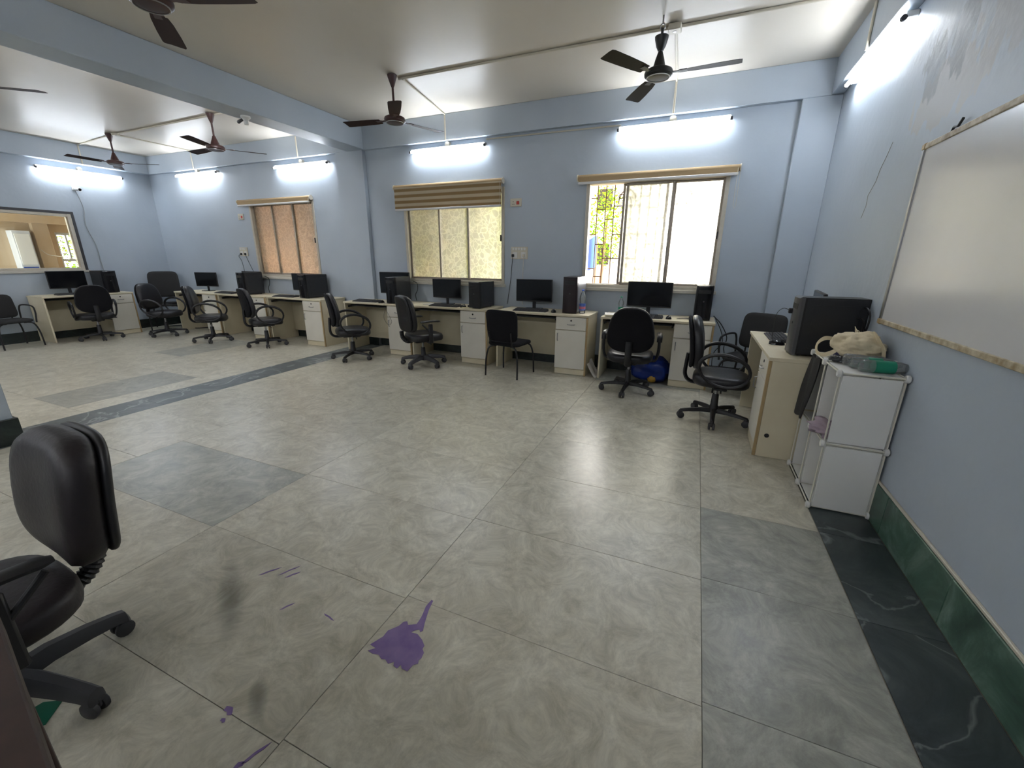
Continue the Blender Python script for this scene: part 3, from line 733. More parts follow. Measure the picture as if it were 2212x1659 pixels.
cable([(XL + .012, 4.27, 2.50), (XL + .012, 4.32, 2.2), (XL + .012, 4.29, 1.9), (XL + .012, 4.36, 1.55), (XL + .012, 4.37, 1.2), (XL + .02, 4.40, .8)], 'wavy pale cable hanging down the far wall below the camera', .006, 'cable_grey', plug=False)
cable([(.23, 5.24, .79), (.32, 5.25, .70), (.40, 5.3, .55), (.39, 5.36, .42), (.41, 5.40, .30), (.40, 5.42, .02)], 'black cable falling from the last tower down the wall by the corner', .005, plug=False)
cable([(.25, 5.22, .77), (.33, 5.24, .62), (.36, 5.28, .48), (.29, 5.34, .34), (.30, 5.42, .1)], 'second black cable sagging behind the last desk under the right window', .004, plug=False)
cable([(-8.9, 5.30, .02), (-9.1, 5.15, .015), (-9.3, 5.28, .02), (-9.45, 5.1, .016), (-9.65, 5.22, .016), (-9.85, 5.05, .016)], 'tangled cables lying on the floor in the far corner', .008, plug=False)

t = empty('wall_camera', 'small white bullet camera on the far wall', 'camera', (XL, 4.27, 2.51))
M().box(0, -.035, -.035, .02, .035, .035, .004).build('mount', 'white_plastic', t)
M().cyl((.02, 0, 0), (.07, 0, -.005), .012, n=10).build('arm', 'white_plastic', t)
M().cyl((.05, 0, -.005), (.15, .01, -.03), .03, n=16).build('body', 'white_plastic', t)
M().cyl((.148, .01, -.029), (.153, .0105, -.031), .022, n=16).build('lens', 'black_gloss', t)

# ------------------------------------------------------------------ whiteboard
t = empty('whiteboard', 'framed whiteboard with window glare on the right wall', 'whiteboard', (XR, 2.30, 1.055))
WL = 1.83; WH = .93; wy0, wy1 = -.92, .90
M().box(-.016, wy0, 0, -.002, wy1, WH).build('board', 'whiteboard', t)
M().box(-.024, wy0, -.018, 0, wy1, .010, .003).build('frame_rail', 'dirty_cream', t)
M().box(-.024, wy0, WH - .010, 0, wy1, WH + .018, .003).build('frame_rail', 'dirty_cream', t)
for y in (wy0, wy1): M().box(-.024, y - .014, 0, 0, y + .014, WH, .003).build('frame_stile', 'steel', t)
for y in (wy0, wy1):
    for z in (-.004, WH + .004): M().box(-.028, y - .02, z - .018, 0, y + .02, z + .018, .007).build('corner_cap', 'edge_band', t)
o = M(); o.tube([(-.012, .66, WH + .016), (-.014, .64, WH + .035), (-.014, .60, WH + .03), (-.014, .57, WH + .055)], .006, 6); o.build('hanger', 'black_plastic', t)

# ------------------------------------------------------------------ desks
def desk_proto():
    t = empty('computer_desk', '', 'desk', (0, 0, 0), 0, 'cream laminate computer desks')
    w, d0, d1 = .613, -.265, .265
    M().box(-w, d0, .724, w, d1, .75, .003).build('desktop', 'laminate', t)
    M().box(-w + .004, d0 + .012, 0, -w + .026, d1 - .01, .723, .002).build('side_panel', 'laminate', t)
    M().box(.205, d0 + .025, .0, w - .006, d1 - .01, .723, .002).build('cabinet', 'laminate', t)
    M().box(.212, d0 + .012, 0.004, w - .020, d0 + .026, .072, .002).build('plinth', 'laminate', t)
    dr = M().box(.208, d0 + .006, .565, w - .028, d0 + .024, .718, .002).build('drawer', 'laminate_white', t)
    M().lathe([(.001, -.004), (.011, -.004), (.011, .002), (.001, .002)], (.40, d0 + .006, .678), 14, 'Y').build('lock', 'black_plastic', dr)
    M().tube([(.355, d0 + .005, .632), (.358, d0 - .012, .630), (.40, d0 - .016, .628), (.442, d0 - .012, .630), (.445, d0 + .005, .632)], .004, 6).build('handle', 'steel', dr)
    do = M().box(.206, d0 + .006, .082, w - .028, d0 + .024, .556, .002).build('door', 'laminate_white', t)
    M().tube([(.238, d0 + .005, .515), (.238, d0 - .014, .510), (.238, d0 - .016, .47), (.238, d0 - .014, .43), (.238, d0 + .005, .425)], .0042, 6).build('handle', 'steel', do)
    M().box(w - .026, d0 + .004, 0, w - .006, d0 + .024, .723, .002).build('edge_strip', 'edge_band', t)
    M().box(-w + .026, d1 - .07, .13, .205, d1 - .055, .724).build('back_panel', 'laminate', t)
    for x in (-w + .04, .185): M().box(x - .008, d0 + .06, .66, x + .008, d0 + .40, .685, .002).build('tray_rail', 'black_plastic', t)
    M().box(-w + .05, d0 + .10, .676, .175, d0 + .38, .692, .003).build('keyboard_tray', 'black_plastic', t)
    return t
dp = desk_proto()
DY = 4.92 + .265
desks = [((-.365, DY, 0), 0, 'cream desk under the right window, blue bag beneath it'), ((-1.73, DY, 0), 0, 'cream desk between middle and right windows, with the tall dark red tower'),
         ((-3.08, DY, 0), 0, 'cream desk under the right half of the middle window'), ((-4.31, DY, 0), 0, 'cream desk just right of the flat pillar'),
         ((-6.0, DY, 0), 0, 'cream desk just left of the flat pillar'), ((-7.27, DY, 0), 0, 'cream desk under the left half of the left window'),
         ((-8.53, DY, 0), 0, 'cream desk nearest the far corner on the window wall'), ((-9.855, 3.88, 0), PI / 2, 'cream desk under the inner window on the far wall'),
         ((.80, 3.925, 0), -PI / 2, 'cream desk against the right wall beside the white cube shelf')]
for i, (loc, rz, lab) in enumerate(desks):
    if i == 0: dp.location = loc; dp['label'] = lab
    else: last = copy_tree(dp, lab, loc, rz)
M().lathe([(.001, -.001), (.016, -.001), (.016, .0015), (.001, .0015)], (.6075, -.19, .17), 14, 'X').build('cable_hole', 'black_plastic', last)

# ------------------------------------------------------------------ monitors, towers, keyboards, mice
def monitor_proto():
    t = empty('monitor', '', 'monitor', (0, 0, 0), 0, 'black flat monitors on the desks')
    b = M().box(-.25, -.012, .095, .25, .012, .385, .004).build('casing', 'black_plastic', t)
    M().box(-.241, -.0135, .112, .241, -.0118, .377).build('screen', 'screen', b)
    M().box(-.16, .012, .14, .16, .032, .33, .012).build('rear_housing', 'black_plastic', t)
    M().box(-.022, .005, .01, .022, .022, .20, .004).build('neck', 'black_plastic', t)
    M().prism(rrect(.23, .16, .04), 0, .012).build('stand_base', 'black_gloss', t)
    return t
mp_ = monitor_proto(); first = True
for (x, y, rz, sc, lab) in ((-.487, 5.27, -.03, 1.02, 'black monitor in front of the right window'), (-1.95, 5.29, .02, 1.0, 'black monitor between the middle and right windows'),
                            (-3.30, 5.30, .03, .92, 'black monitor under the middle window, nearer the right'), (-4.27, 5.365, .0, 1.12, 'black monitor reflecting a tube light beside the flat pillar'),
                            (-6.13, 5.30, .05, .98, 'black monitor on the desk left of the flat pillar'), (-7.50, 5.37, .0, 1.0, 'black monitor under the left edge of the left window'),
                            (-8.66, 5.27, .30, .90, 'black monitor standing alone nearest the far corner'), (-9.93, 3.76, PI / 2, 1.0, 'black monitor below the inner window'),
                            (.895, 3.95, -PI / 2 - .1, 1.08, 'monitor peeping above the big tower on the right desk')):
    if first: t = mp_; first = False
    else: t = copy_tree(mp_)
    t.location = (x, y, .751); t.rotation_euler = (0, 0, rz); t.scale = (sc, sc, sc); t['label'] = lab
def tower(x, y, rz, w, d, h, label, body='case_black', side='case_dark_side', front='black_gloss', edge=None):
    t = empty('computer_tower', label, 'computer', (x, y, .751), rz, 'computer towers on the desks')
    M().box(-w / 2, -d / 2 + .03, .008, w / 2, d / 2, h, .003).build('case', body, t)
    fp = M(); fp.loft([[(-w / 2 - .001, -d / 2 + .032, .004), (w / 2 + .001, -d / 2 + .032, .004), (w / 2 + .001, -d / 2 + .032, h + .002), (-w / 2 - .001, -d / 2 + .032, h + .002)],
                       [(-w / 2, -d / 2 + .012, .004), (w / 2, -d / 2 + .012, .004), (w / 2, -d / 2 + .012, h + .002), (-w / 2, -d / 2 + .012, h + .002)],
                       [(-w / 2 + .018, -d / 2, .012), (w / 2 - .018, -d / 2, .012), (w / 2 - .018, -d / 2, h - .008), (-w / 2 + .018, -d / 2, h - .008)]])
    f = fp.build('front_panel', edge or front, t)
    M().box(-w / 2 + .022, -d / 2 - .002, h - .085, w / 2 - .022, -d / 2 + .006, h - .045, .002).build('optical_drive', 'case_black', f)
    M().lathe([(.001, -.003), (.009, -.003), (.009, .003), (.001, .003)], (0, -d / 2, h * .55), 12, 'Y').build('power_button', 'grey_plastic', f)
    for s in (-1, 1):
        sp = M().box(s * (w / 2 + .0005), -d / 2 + .045, .02, s * (w / 2 + .003), d / 2 - .008, h - .008, .001).build('side_panel', side, t)
        M().box(s * (w / 2 + .002), -d / 2 + .09, .06, s * (w / 2 + .0045), d / 2 - .05, h - .05, .002).build('panel_emboss', side, sp)
    for (a, b) in ((-1, -1), (1, -1), (-1, 1), (1, 1)): M().cyl((a * (w / 2 - .025), b * (d / 2 - .06), 0), (a * (w / 2 - .025), b * (d / 2 - .06), .01), .012, n=10).build('foot', 'black_plastic', t)
    return t
tower(.105, 5.255, 0, .17, .36, .375, 'black tower right of the monitor under the right window')
tower(-1.385, 5.225, -.02, .175, .42, .435, 'tall dark red tower with a shiny silver side beside the water bottle', 'case_red', 'case_side', 'case_red')
tower(-2.665, 5.16, -.06, .17, .40, .345, 'black tower right of the monitor under the middle window', front='case_black')
tower(-4.035, 5.14, -.03, .17, .37, .375, 'black tower with glossy side right of the flat pillar')
tower(-5.80, 5.19, -.12, .18, .42, .37, 'black tower below the right edge of the left window')
tower(-7.25, 5.14, -.03, .18, .37, .375, 'black tower with grey side below the left window')
tower(-9.87, 4.24, PI / 2, .20, .40, .38, 'black tower on the far wall desk')
tower(.87, 3.54, -PI / 2 + .03, .18, .40, .405, 'big black tower with silver front edges on the right desk', edge='case_edge')
def keyboard_proto():
    t = empty('keyboard', '', 'keyboard', (0, 0, 0), 0, 'black computer keyboards')
    M().loft([[(-.22, -.07, 0), (.22, -.07, 0), (.22, -.07, .010), (-.22, -.07, .010)], [(-.22, .07, 0), (.22, .07, 0), (.22, .07, .024), (-.22, .07, .024)]]).build('tray', 'grey_plastic', t)
    k = M()
    for r in range(6):
        y = -.058 + r * .0215 + (.006 if r == 5 else 0); z = .012 + (y + .07) * .1
        for c in range(20):
            if c in (15,) : continue
            x = -.208 + c * .0212
            k.box(x, y, z - .002, x + .0185, y + .0175, z + .005, .0015)
    o = k.build('keys', 'black_plastic', t); o['kind'] = 'stuff'
    return t
kp = keyboard_proto(); first = True
for (x, y, rz, lab) in ((-.52, 5.07, 0, 'black keyboard on the desk under the right window'), (-1.91, 5.06, .02, 'black keyboard in front of the monitor between the windows'), (-3.17, 5.03, .04, 'black keyboard under the middle window'),
                        (-4.56, 5.04, .03, 'black keyboard left of the mouse by the flat pillar'), (-6.30, 5.05, .1, 'black keyboard on the desk left of the flat pillar'), (-7.83, 5.06, .05, 'black keyboard below the left edge of the left window'),
                        (-9.75, 3.72, PI / 2, 'black keyboard below the inner window'), (.70, 4.18, -PI / 2, 'black keyboard on the right desk behind the mouse')):
    if first: t = kp; first = False
    else: t = copy_tree(kp)
    t.location = (x, y, .751); t.rotation_euler = (0, 0, rz); t['label'] = lab
def mouse_proto():
    t = empty('mouse', '', 'mouse', (0, 0, 0), 0, 'black computer mice')
    rings = []
    for i in range(9):
        u = i / 8; y = -.055 + .11 * u; w = .032 * math.sqrt(max(.05, 1 - (2 * u - 1) ** 4)); h = .036 * math.sqrt(max(.03, 1 - (1.7 * u - .75) ** 2))
        rings.append([(w * math.cos(a), y, max(0, h * math.sin(a)) + .001) for a in [PI * k / 8 for k in range(9)]])
    M().loft(rings).build('shell', 'black_gloss', t)
    M().cyl((-.004, .03, .031), (.004, .03, .031), .008, n=10).build('wheel', 'grey_plastic', t)
    return t
mo = mouse_proto(); first = True
for (x, y, rz, lab) in ((.655, 3.86, -PI / 2, 'black mouse next to the big tower on the right desk'), (-.235, 5.06, .1, 'black mouse with a glint under the right window'), (-1.60, 5.06, .2, 'black mouse beside the tall dark red tower'), (-4.25, 5.0, 0, 'black mouse with dangling cord by the flat pillar'), (-2.88, 5.03, 0, 'black mouse beside the middle window keyboard')):
    if first: t = mo; first = False
    else: t = copy_tree(mo)
    t.location = (x, y, .751); t.rotation_euler = (0, 0, rz); t['label'] = lab
cable([(-4.25, 5.05, .765), (-4.18, 4.98, .757), (-4.10, 4.90, .70), (-4.14, 4.895, .55), (-4.06, 4.89, .45), (-4.00, 4.89, .50), (-4.05, 4.895, .60), (-4.12, 4.9, .72), (-4.16, 4.97, .757)], 'thin black mouse cord looping down over the drawer', .002, plug=False)
cable([(.66, 3.60, 1.05), (.61, 3.62, 1.06), (.585, 3.68, 1.0), (.60, 3.78, .85), (.62, 3.87, .785)], 'thin black cord from the big tower down to the mouse', .0022)
cable([(1.02, 3.52, 1.09), (1.045, 3.42, 1.10), (1.05, 3.36, 1.05), (1.05, 3.38, .95), (1.05, 3.45, .84)], 'thick black cable looping out behind the big tower', .006, plug=False)
cable([(1.00, 3.47, 1.03), (1.03, 3.42, 1.03), (1.04, 3.40, 1.0), (1.045, 3.42, .93)], 'short thick black cable behind the big tower', .007, plug=False)
cable([(-.14, 5.10, .757), (-.06, 5.12, .76), (-.0, 5.08, .757), (-.08, 5.05, .76), (-.15, 5.08, .757), (-.04, 5.13, .762), (.0, 5.06, .757)], 'small coil of thin cable on the desk under the right window', .0025, plug=False)
for (x, y, lab) in ((-3.91, 5.345, 'black cables behind the tower beside the flat pillar'), (-7.13, 5.345, 'black cables behind the tower below the left window')):
    cable([(x, y, 1.06), (x + .03, y + .05, 1.02), (x + .025, y + .06, .93), (x - .01, y + .05, .85), (x + .015, y + .04, .765)], lab, .005, plug=False)

# ------------------------------------------------------------------ swivel chairs
def sup(w, d, p=2.6, n=36, taper=0.0):
    out = []
    for k in range(n):
        a = 2 * PI * k / n; c, s = math.cos(a), math.sin(a)
        x = math.copysign(abs(c) ** (2 / p), c) * w / 2; y = math.copysign(abs(s) ** (2 / p), s) * d / 2
        out.append((x * (1 - taper * (y / d * 2)), y))
    return out
def chair_proto(arms, leather='black_leather', seat_top=.44, back_h=.46, back_w=.45, back_gap=.03, thick_legs=False, bellows=False, back_t=.075, p_back=2.8, taper=.10, yb=-.205):
    t = empty('office_chair', '', 'chair', (0, 0, 0), 0, 'black swivel office chairs')
    # five-star base
    leg = M()
    if thick_legs:
        pr = ((.02, .105, .036, .030), (.10, .112, .032, .028), (.2, .100, .028, .024), (.27, .086, .026, .020), (.305, .074, .026, .020), (.312, .060, .020, .012))
    else:
        pr = ((.02, .090, .024, .022), (.12, .092, .021, .018), (.22, .082, .018, .014), (.285, .074, .017, .012), (.295, .066, .012, .008))
    leg.loft([[(r, -w, z - h * .9), (r, -w * .9, z + h * .3), (r, -w * .45, z + h), (r, w * .45, z + h), (r, w * .9, z + h * .3), (r, w, z - h * .9)] for r, z, w, h in pr])
    lm = leg.mesh('base_leg', 'grey_plastic' if thick_legs else 'black_plastic')
    cs = M(); R = .292 if not thick_legs else .302
    for s in (-1, 1): cs.lathe([(.001, s * .007), (.027, s * .007), (.030, s * .012), (.030, s * .022), (.022, s * .027), (.001, s * .028)], (R - .012, 0, .0305), 16, 'Y')
    cs.cyl((R, 0, .03), (R, 0, .07), .009, n=8); cs.box(R - .03, -.007, .03, R + .012, .007, .062, .005)
    cm = cs.mesh('caster', 'grey_plastic')
    for k in range(5):
        b = inst('base_leg', lm, t, (0, 0, 0), (0, 0, 2 * PI * k / 5)); inst('caster', cm, b)
    st = seat_top; zb = st - .085
    M().lathe([(.001, .07), (.036, .07), (.04, .12), (.032, .14), (.028, zb - .12), (.024, zb - .11), (.001, zb - .11)], n=18).build('column_sleeve', 'black_plastic', t)
    M().cyl((0, 0, .12), (0, 0, zb), .014, n=12).build('gas_lift', 'steel', t)
    mb = M().box(-.085, -.13, zb - .035, .085, .12, zb + .004, .012).build('mechanism', 'black_plastic', t)
    M().tube([(.08, .02, zb - .02), (.17, .03, zb - .03), (.20, .03, zb - .045)], .006, 6).build('lever', 'black_plastic', mb)
    s = cushion(sup(.48, .46, 3.0), .092, .4, .008); s.map(lambda v: (v.x, v.y + .02, v.z + st - .048 - (.25 * max(0, v.y - .10)) ** 1 * .25 + .12 * v.x * v.x))
    s.build('seat', leather, t, 60)
    zc = st + back_gap + back_h / 2; tilt = .13
    def place(v, off=0.0): return (v.x, yb + v.z + off - tilt * v.y + .38 * v.x * v.x - .25 * (v.y - .02) ** 2, zc + v.y)
    c = cushion(sup(back_w, back_h, p_back, 40, taper), back_t, .5, .006); c.map(lambda v: place(v)); c.build('backrest', leather, t, 60)
    c = cushion(sup(back_w * .97, back_h * .97, p_back, 40, taper), .03, .35); c.map(lambda v: place(Vector((v.x, v.y, -v.z)), -back_t / 2 - .012)); c.build('back_shell', 'black_fabric' if not thick_legs else 'black_plastic', t, 60)
    if bellows:
        P = spline([(0, -.14, zb - .01), (0, -.22, zb - .005), (0, -.272, zb + .05), (0, -.285, zb + .13)], 10); m = M()
        m.tube(P, [(.030 if i % 2 else .024) for i in range(len(P))], 12); m.build('bellows', 'black_plastic', t, 20)
    else:
        P = spline([(0, -.08, zb - .02), (0, -.22, zb - .018), (0, -.275, zb + .04), (0, -.275, zb + .15), (0, -.268, zb + .24)], 6); m = M(); m.tube(P, .017, 8)
        m.map(lambda v: (v.x * 2.0, v.y, v.z)); m.build('back_support', 'black_plastic', t)
    for sgn in (-1, 1):
        m = M()
        if arms == 'loop':
            P = [(sgn * (.262 + .012 * math.sin(a)), .025 + .19 * math.cos(a) - .03 * math.sin(a), st + .085 + (.13 if math.sin(a) > 0 else .15) * math.sin(a)) for a in [2 * PI * k / 30 for k in range(30)]]
            m.tube(P, [.017 if p[2] > st + .12 else .0135 for p in P], 8, True); m.box(sgn * .12, -.03, st - .095, sgn * .262, .07, st - .078, .004); a_ = m.build('armrest', 'black_plastic', t)
        elif arms == 'pad':
            P = spline([(sgn * .20, .0, st - .08), (sgn * .262, .0, st - .07), (sgn * .285, -.01, st + .02), (sgn * .285, -.03, st + .14), (sgn * .283, .02, st + .185), (sgn * .28, .12, st + .18), (sgn * .278, .17, st + .15)], 5)
            m.tube(P, .016, 8); m.build('armrest', 'black_plastic', t)
            pd = M(); pd.tube(spline([(sgn * .285, -.035, st + .13), (sgn * .285, -.03, st + .18), (sgn * .283, .03, st + .20), (sgn * .28, .13, st + .192)], 5), .018, 10); pd.map(lambda v: (sgn * .284 + (v.x - sgn * .284) * 1.5, v.y, v.z)); pd.build('arm_pad', 'black_leather', t)
        else:
            m.box(sgn * .14, -.03, st - .10, sgn * .285, .03, st - .075, .006); m.box(sgn * .268, -.028, st - .10, sgn * .292, .028, st + .15, .008)
            a_ = m.build('armrest', 'black_plastic', t)
            pd = M(); Q = [(sgn * .28, y, st + .165 + .02 * math.cos(y * 7)) for y in [-.13 + .26 * k / 10 for k in range(11)]]
            pd.tube(Q, [.008] + [.014] * 9 + [.008], 10); pd.map(lambda v: (sgn * .28 + (v.x - sgn * .28) * 2.3, v.y, v.z)); pd.build('arm_pad', 'black_plastic', t)
            br = M(); br.tube([(sgn * .28, -.02, st + .06), (sgn * .28, -.11, st + .15)], .010, 8); br.build('arm_brace', 'black_plastic', t)
    return t
def place_chair(proto, first, loc, head, base, label):
    t = proto if first else copy_tree(proto)
    rz = head - PI / 2
    t.location = loc; t.rotation_euler = (0, 0, rz); t['label'] = label
    k = 0
    for c in kids(t):
        if c.name.startswith('base_leg'): c.rotation_euler = (0, 0, base - rz + 2 * PI * k / 5); k += 1
    return t
D2 = math.radians
cl = chair_proto('loop')
place_chair(cl, True, (.285, 4.0, 0), D2(-2), D2(195), 'black swivel chair with oval loop arms seen side-on at the right desk')
place_chair(cl, False, (-4.40, 4.50, 0), D2(52), D2(288), 'black swivel chair standing by the end of the dark floor strip')
place_chair(cl, False, (-6.33, 4.62, 0), D2(68), D2(250), 'black swivel chair in front of the desk left of the flat pillar')
place_chair(cl, False, (-7.50, 4.50, 0), D2(48), D2(245), 'black swivel chair in front of the left window socket board')
place_chair(cl, False, (-8.80, 4.50, 0), D2(22), D2(285), 'black swivel chair turned sideways in front of the corner armchair')
place_chair(cl, False, (-9.40, 3.79, 0), D2(165), D2(272), 'black swivel chair with its back to us at the far wall desk')
cp = chair_proto('pad', back_h=.47, back_w=.46, back_t=.07, taper=.16)
place_chair(cp, True, (-.56, 4.56, 0), D2(93), D2(195), 'black swivel chair with its back to us under the right window')
ct = chair_proto('T', back_h=.47, back_w=.45, thick_legs=True, bellows=True, p_back=4.0, taper=.06)
place_chair(ct, True, (-3.27, 4.60, 0), D2(58), D2(197), 'black swivel chair with T-shaped arms below the middle window')
ca = chair_proto('T', 'brown_leather', seat_top=.40, back_h=.425, back_w=.47, thick_legs=True, bellows=True, p_back=3.6, taper=.05, back_t=.10, yb=-.25)
place_chair(ca, True, (-1.865, .285, 0), D2(-94), D2(18), 'large dark swivel chair with ribbed back stem in the near left corner')

# ------------------------------------------------------------------ four-legged chairs
def shell_chair(loc, head, label, mat, arms, sh=.43, bw=.42, bz0=.44, bz1=.82, tilt=.12, seat_d=.42):
    t = empty('visitor_chair', label, 'chair', loc, head - PI / 2, 'four-legged visitor chairs')
    s = cushion(sup(bw + .02, seat_d, 5.0), .045, .4); s.map(lambda v: (v.x, v.y, v.z + sh - .02 - .3 * max(0, v.y - .12) ** 1 * .3)); s.build('seat', mat, t, 60)
    h = bz1 - bz0; b = cushion(sup(bw, h, 6.0, 40, -.04 if not arms else .02), .035, .3)
    b.map(lambda v: (v.x, -seat_d / 2 + .02 + v.z - tilt * (v.y + h / 2) + .5 * v.x * v.x, (bz0 + bz1) / 2 + v.y)); b.build('backrest', mat, t, 60)
    for sx in (-1, 1):
        for sy in (-1, 1):
            P = spline([(sx * .10, sy * .15, sh - .05), (sx * (bw / 2 - .06), sy * .175, sh - .052), (sx * (bw / 2 - .015), sy * .19, sh - .09), (sx * (bw / 2 + .01), sy * .205, sh - .22), (sx * (bw / 2 + .015), sy * .215, .004)], 5)
            M().tube(P, .0105, 8).build('leg', 'black_plastic', t)
        M().tube([(sx * (bw / 2 - .06), -seat_d / 2 + .06, sh - .05), (sx * (bw / 2 - .06), -seat_d / 2 - .005, sh - .03), (sx * (bw / 2 - .06), -seat_d / 2 - .03, bz0 + .12)], .009, 8).build('back_strut', 'black_plastic', t)
        if arms:
            P = spline([(sx * (bw / 2 + .02), .17, sh - .06), (sx * (bw / 2 + .035), .18, sh + .10), (sx * (bw / 2 + .035), .14, sh + .19), (sx * (bw / 2 + .035), -.10, sh + .20), (sx * (bw / 2 + .03), -.17, sh + .14), (sx * (bw / 2 + .02), -.18, sh - .05)], 5)
            M().tube(P, .011, 8).build('armrest', 'black_plastic', t)
    return t
shell_chair((-2.02, 4.66, 0), D2(83), 'black four-legged chair without arms between the middle and right windows', 'black_fabric', False)
shell_chair((-9.72, 2.86, 0), D2(8), 'dark grey chair with tube arms left of the far wall desk', 'grey_fabric', True, bw=.44, bz1=.80)
shell_chair((-9.62, 5.0, 0), D2(-38), 'tall-backed grey armchair pushed into the far corner', 'grey_fabric', True, sh=.50, bw=.50, bz0=.60, bz1=1.10, seat_d=.46)
shell_chair((.62, 4.92, 0), D2(-120), 'dark chair tucked in the corner behind the right desk', 'grey_fabric', True, sh=.43, bw=.44, bz0=.48, bz1=.86)

# ------------------------------------------------------------------ cube shelf and what lies on it
CX0, CX1, CY0, CY1, CZ = .772, 1.052, 2.675, 3.255, .41
t = empty('cube_shelf', 'white plastic cube shelf of four cells below the whiteboard', 'shelf', (0, 0, 0))
ymid = (CY0 + CY1) / 2
def ppanel(x0, y0, z0, x1, y1, z1): M().box(x0, y0, z0, x1, y1, z1, .0015).build('panel', 'pp_panel', t)
for k in range(2):
    for y in (CY0, ymid, CY1): ppanel(CX0 + .012, y - .003, k * CZ + .014, CX1 - .012, y + .003, (k + 1) * CZ - .012)
    ppanel(CX1 - .003, CY0 + .012, k * CZ + .014, CX1 + .003, ymid - .012, (k + 1) * CZ - .012); ppanel(CX1 - .003, ymid + .012, k * CZ + .014, CX1 + .003, CY1 - .012, (k + 1) * CZ - .012)
for z in (.012, CZ, 2 * CZ):
    ppanel(CX0 + .012, CY0 + .012, z - .003, CX1 - .012, ymid - .012, z + .003); ppanel(CX0 + .012, ymid + .012, z - .003, CX1 - .012, CY1 - .012, z + .003)
for y in (CY0, ymid, CY1):
    for x in (CX0, CX1):
        for k in range(2): M().cyl((x, y, k * CZ + .02), (x, y, (k + 1) * CZ - .004), .0045, n=8).build('rod', 'pp_frame', t)
        for z in (.016, CZ, 2 * CZ):
            M().lathe([(.001, -.012), (.017, -.012), (.021, -.006), (.021, .004), (.012, .012), (.001, .012)], (x - (.004 if x == CX0 else -.004), y, z), 16, 'X').build('connector', 'white_plastic', t)
    for z in (.012, CZ, 2 * CZ): M().cyl((CX0, y, z), (CX1, y, z), .0045, n=8).build('rod', 'pp_frame', t)
for x in (CX0, CX1):
    for z in (.012, CZ, 2 * CZ): M().cyl((x, CY0, z), (x, CY1, z), .0045, n=8).build('rod', 'pp_frame', t)
ZT = 2 * CZ + .0045
def crumple(cx, cy, cz, rx, ry, rz, name, mat, label, cat, seed, nu=34, nv=18, amp=.16, freq=3.0, parts=None):
    from mathutils import noise as NZ
    m = M(); sd = Vector((seed * 7.1, seed * 3.3, seed * 1.7))
    rings = []
    for j in range(1, nv):
        th = PI * j / nv; ring = []
        for i in range(nu):
            ph = 2 * PI * i / nu; d = Vector((math.sin(th) * math.cos(ph), math.sin(th) * math.sin(ph), math.cos(th)))
            f = 1 + amp * NZ.noise(d * freq + sd) * 2 + amp * .8 * (1 - 2 * abs(NZ.noise(d * freq * 2.1 + sd * 2))) - amp * .6
            z = d.z * rz * f
            ring.append((cx + d.x * rx * f, cy + d.y * ry * f, max(cz + .002, cz + rz * .8 + z)))
        rings.append(ring)
    m.loft(rings); o = m.build(name, mat, None, 180); return tag(o, label, cat)
bag = crumple(.945, 3.085, ZT + .016, .125, .15, .085, 'cloth_bag', 'bag_cloth', 'crumpled cream cloth bag on top of the white cube shelf', 'bag', 4, 64, 40, .13, 1.7)
def strap(pts, w, parent, mat='bag_cloth', name='strap'):
    P = spline(pts, 7); m = M(); rings = []
    for i, p in enumerate(P):
        a = P[max(i - 1, 0)]; b = P[min(i + 1, len(P) - 1)]; tn = (b - a).normalized(); sd = tn.cross(Vector((1, .3, .2))).normalized() * w; nn = sd.cross(tn).normalized() * .0012
        rings.append([p - sd - nn, p + sd - nn, p + sd + nn, p - sd + nn])
    m.loft(rings); return m.build(name, mat, parent, 60)
strap([(.86, 3.18, ZT + .10), (.80, 3.20, ZT + .10), (.765, 3.20, ZT + .06), (.765, 3.17, ZT + .015), (.785, 3.10, ZT + .012), (.83, 3.06, ZT + .05), (.86, 3.08, ZT + .10)], .013, bag)
strap([(.97, 3.20, ZT + .15), (.93, 3.16, ZT + .175), (.92, 3.05, ZT + .15), (.95, 2.97, ZT + .10)], .015, bag)
strap([(1.01, 3.12, ZT + .14), (.98, 3.00, ZT + .17), (1.01, 2.93, ZT + .10), (1.02, 2.92, ZT + .05)], .014, bag)
o = M().prism([(.855, 2.965), (1.05, 2.955), (1.053, 3.24), (.86, 3.25)], ZT, ZT + .010); o = o.build('plastic_folder', 'navy_plastic'); tag(o, 'navy plastic folder under the cream cloth bag', 'folder')
o = crumple(.835, 2.975, ZT + .001, .045, .05, .018, 'plastic_wrapper', 'dark_film', 'crumpled dark shiny wrapper at the edge of the cloth bag', 'wrapper', 9, 26, 14, .3, 3.5)
def bottle_mesh(h, r, waist=True):
    p = [(.001, 0), (r * .86, .002), (r, .012), (r, h * .30), (r * (.88 if waist else .98), h * .42), (r * (.9 if waist else .98), h * .50), (r, h * .60), (r * .96, h * .70), (r * .62, h * .84), (r * .36, h * .90), (r * .33, h * .955), (.001, h * .956)]
    return p
def bottle(loc, h, r, label, cap, labm, rot=(0, 0, 0), lab2=None, lz=(.14, .42), grp=None):
    t = empty('water_bottle', label, 'bottle', loc, 0, grp); t.rotation_euler = rot
    M().lathe(bottle_mesh(h, r), n=20).build('body', 'bottle_plastic', t)
    M().lathe([(.001, h * .945), (r * .40, h * .945), (r * .40, h), (.001, h)], n=16).build('cap', cap, t)
    if labm:
        z0, z1 = lz; rr = r * 1.01
        M().lathe([(rr - .001, h * z0), (rr, h * z0), (rr, h * z1), (rr - .001, h * z1)], n=24).build('label_band', labm, t)
    if lab2: M().lathe([(rr, h * .20), (rr + .0006, h * .20), (rr + .0006, h * .30), (rr, h * .30)], n=24).build('label_print', lab2, t)
    return t
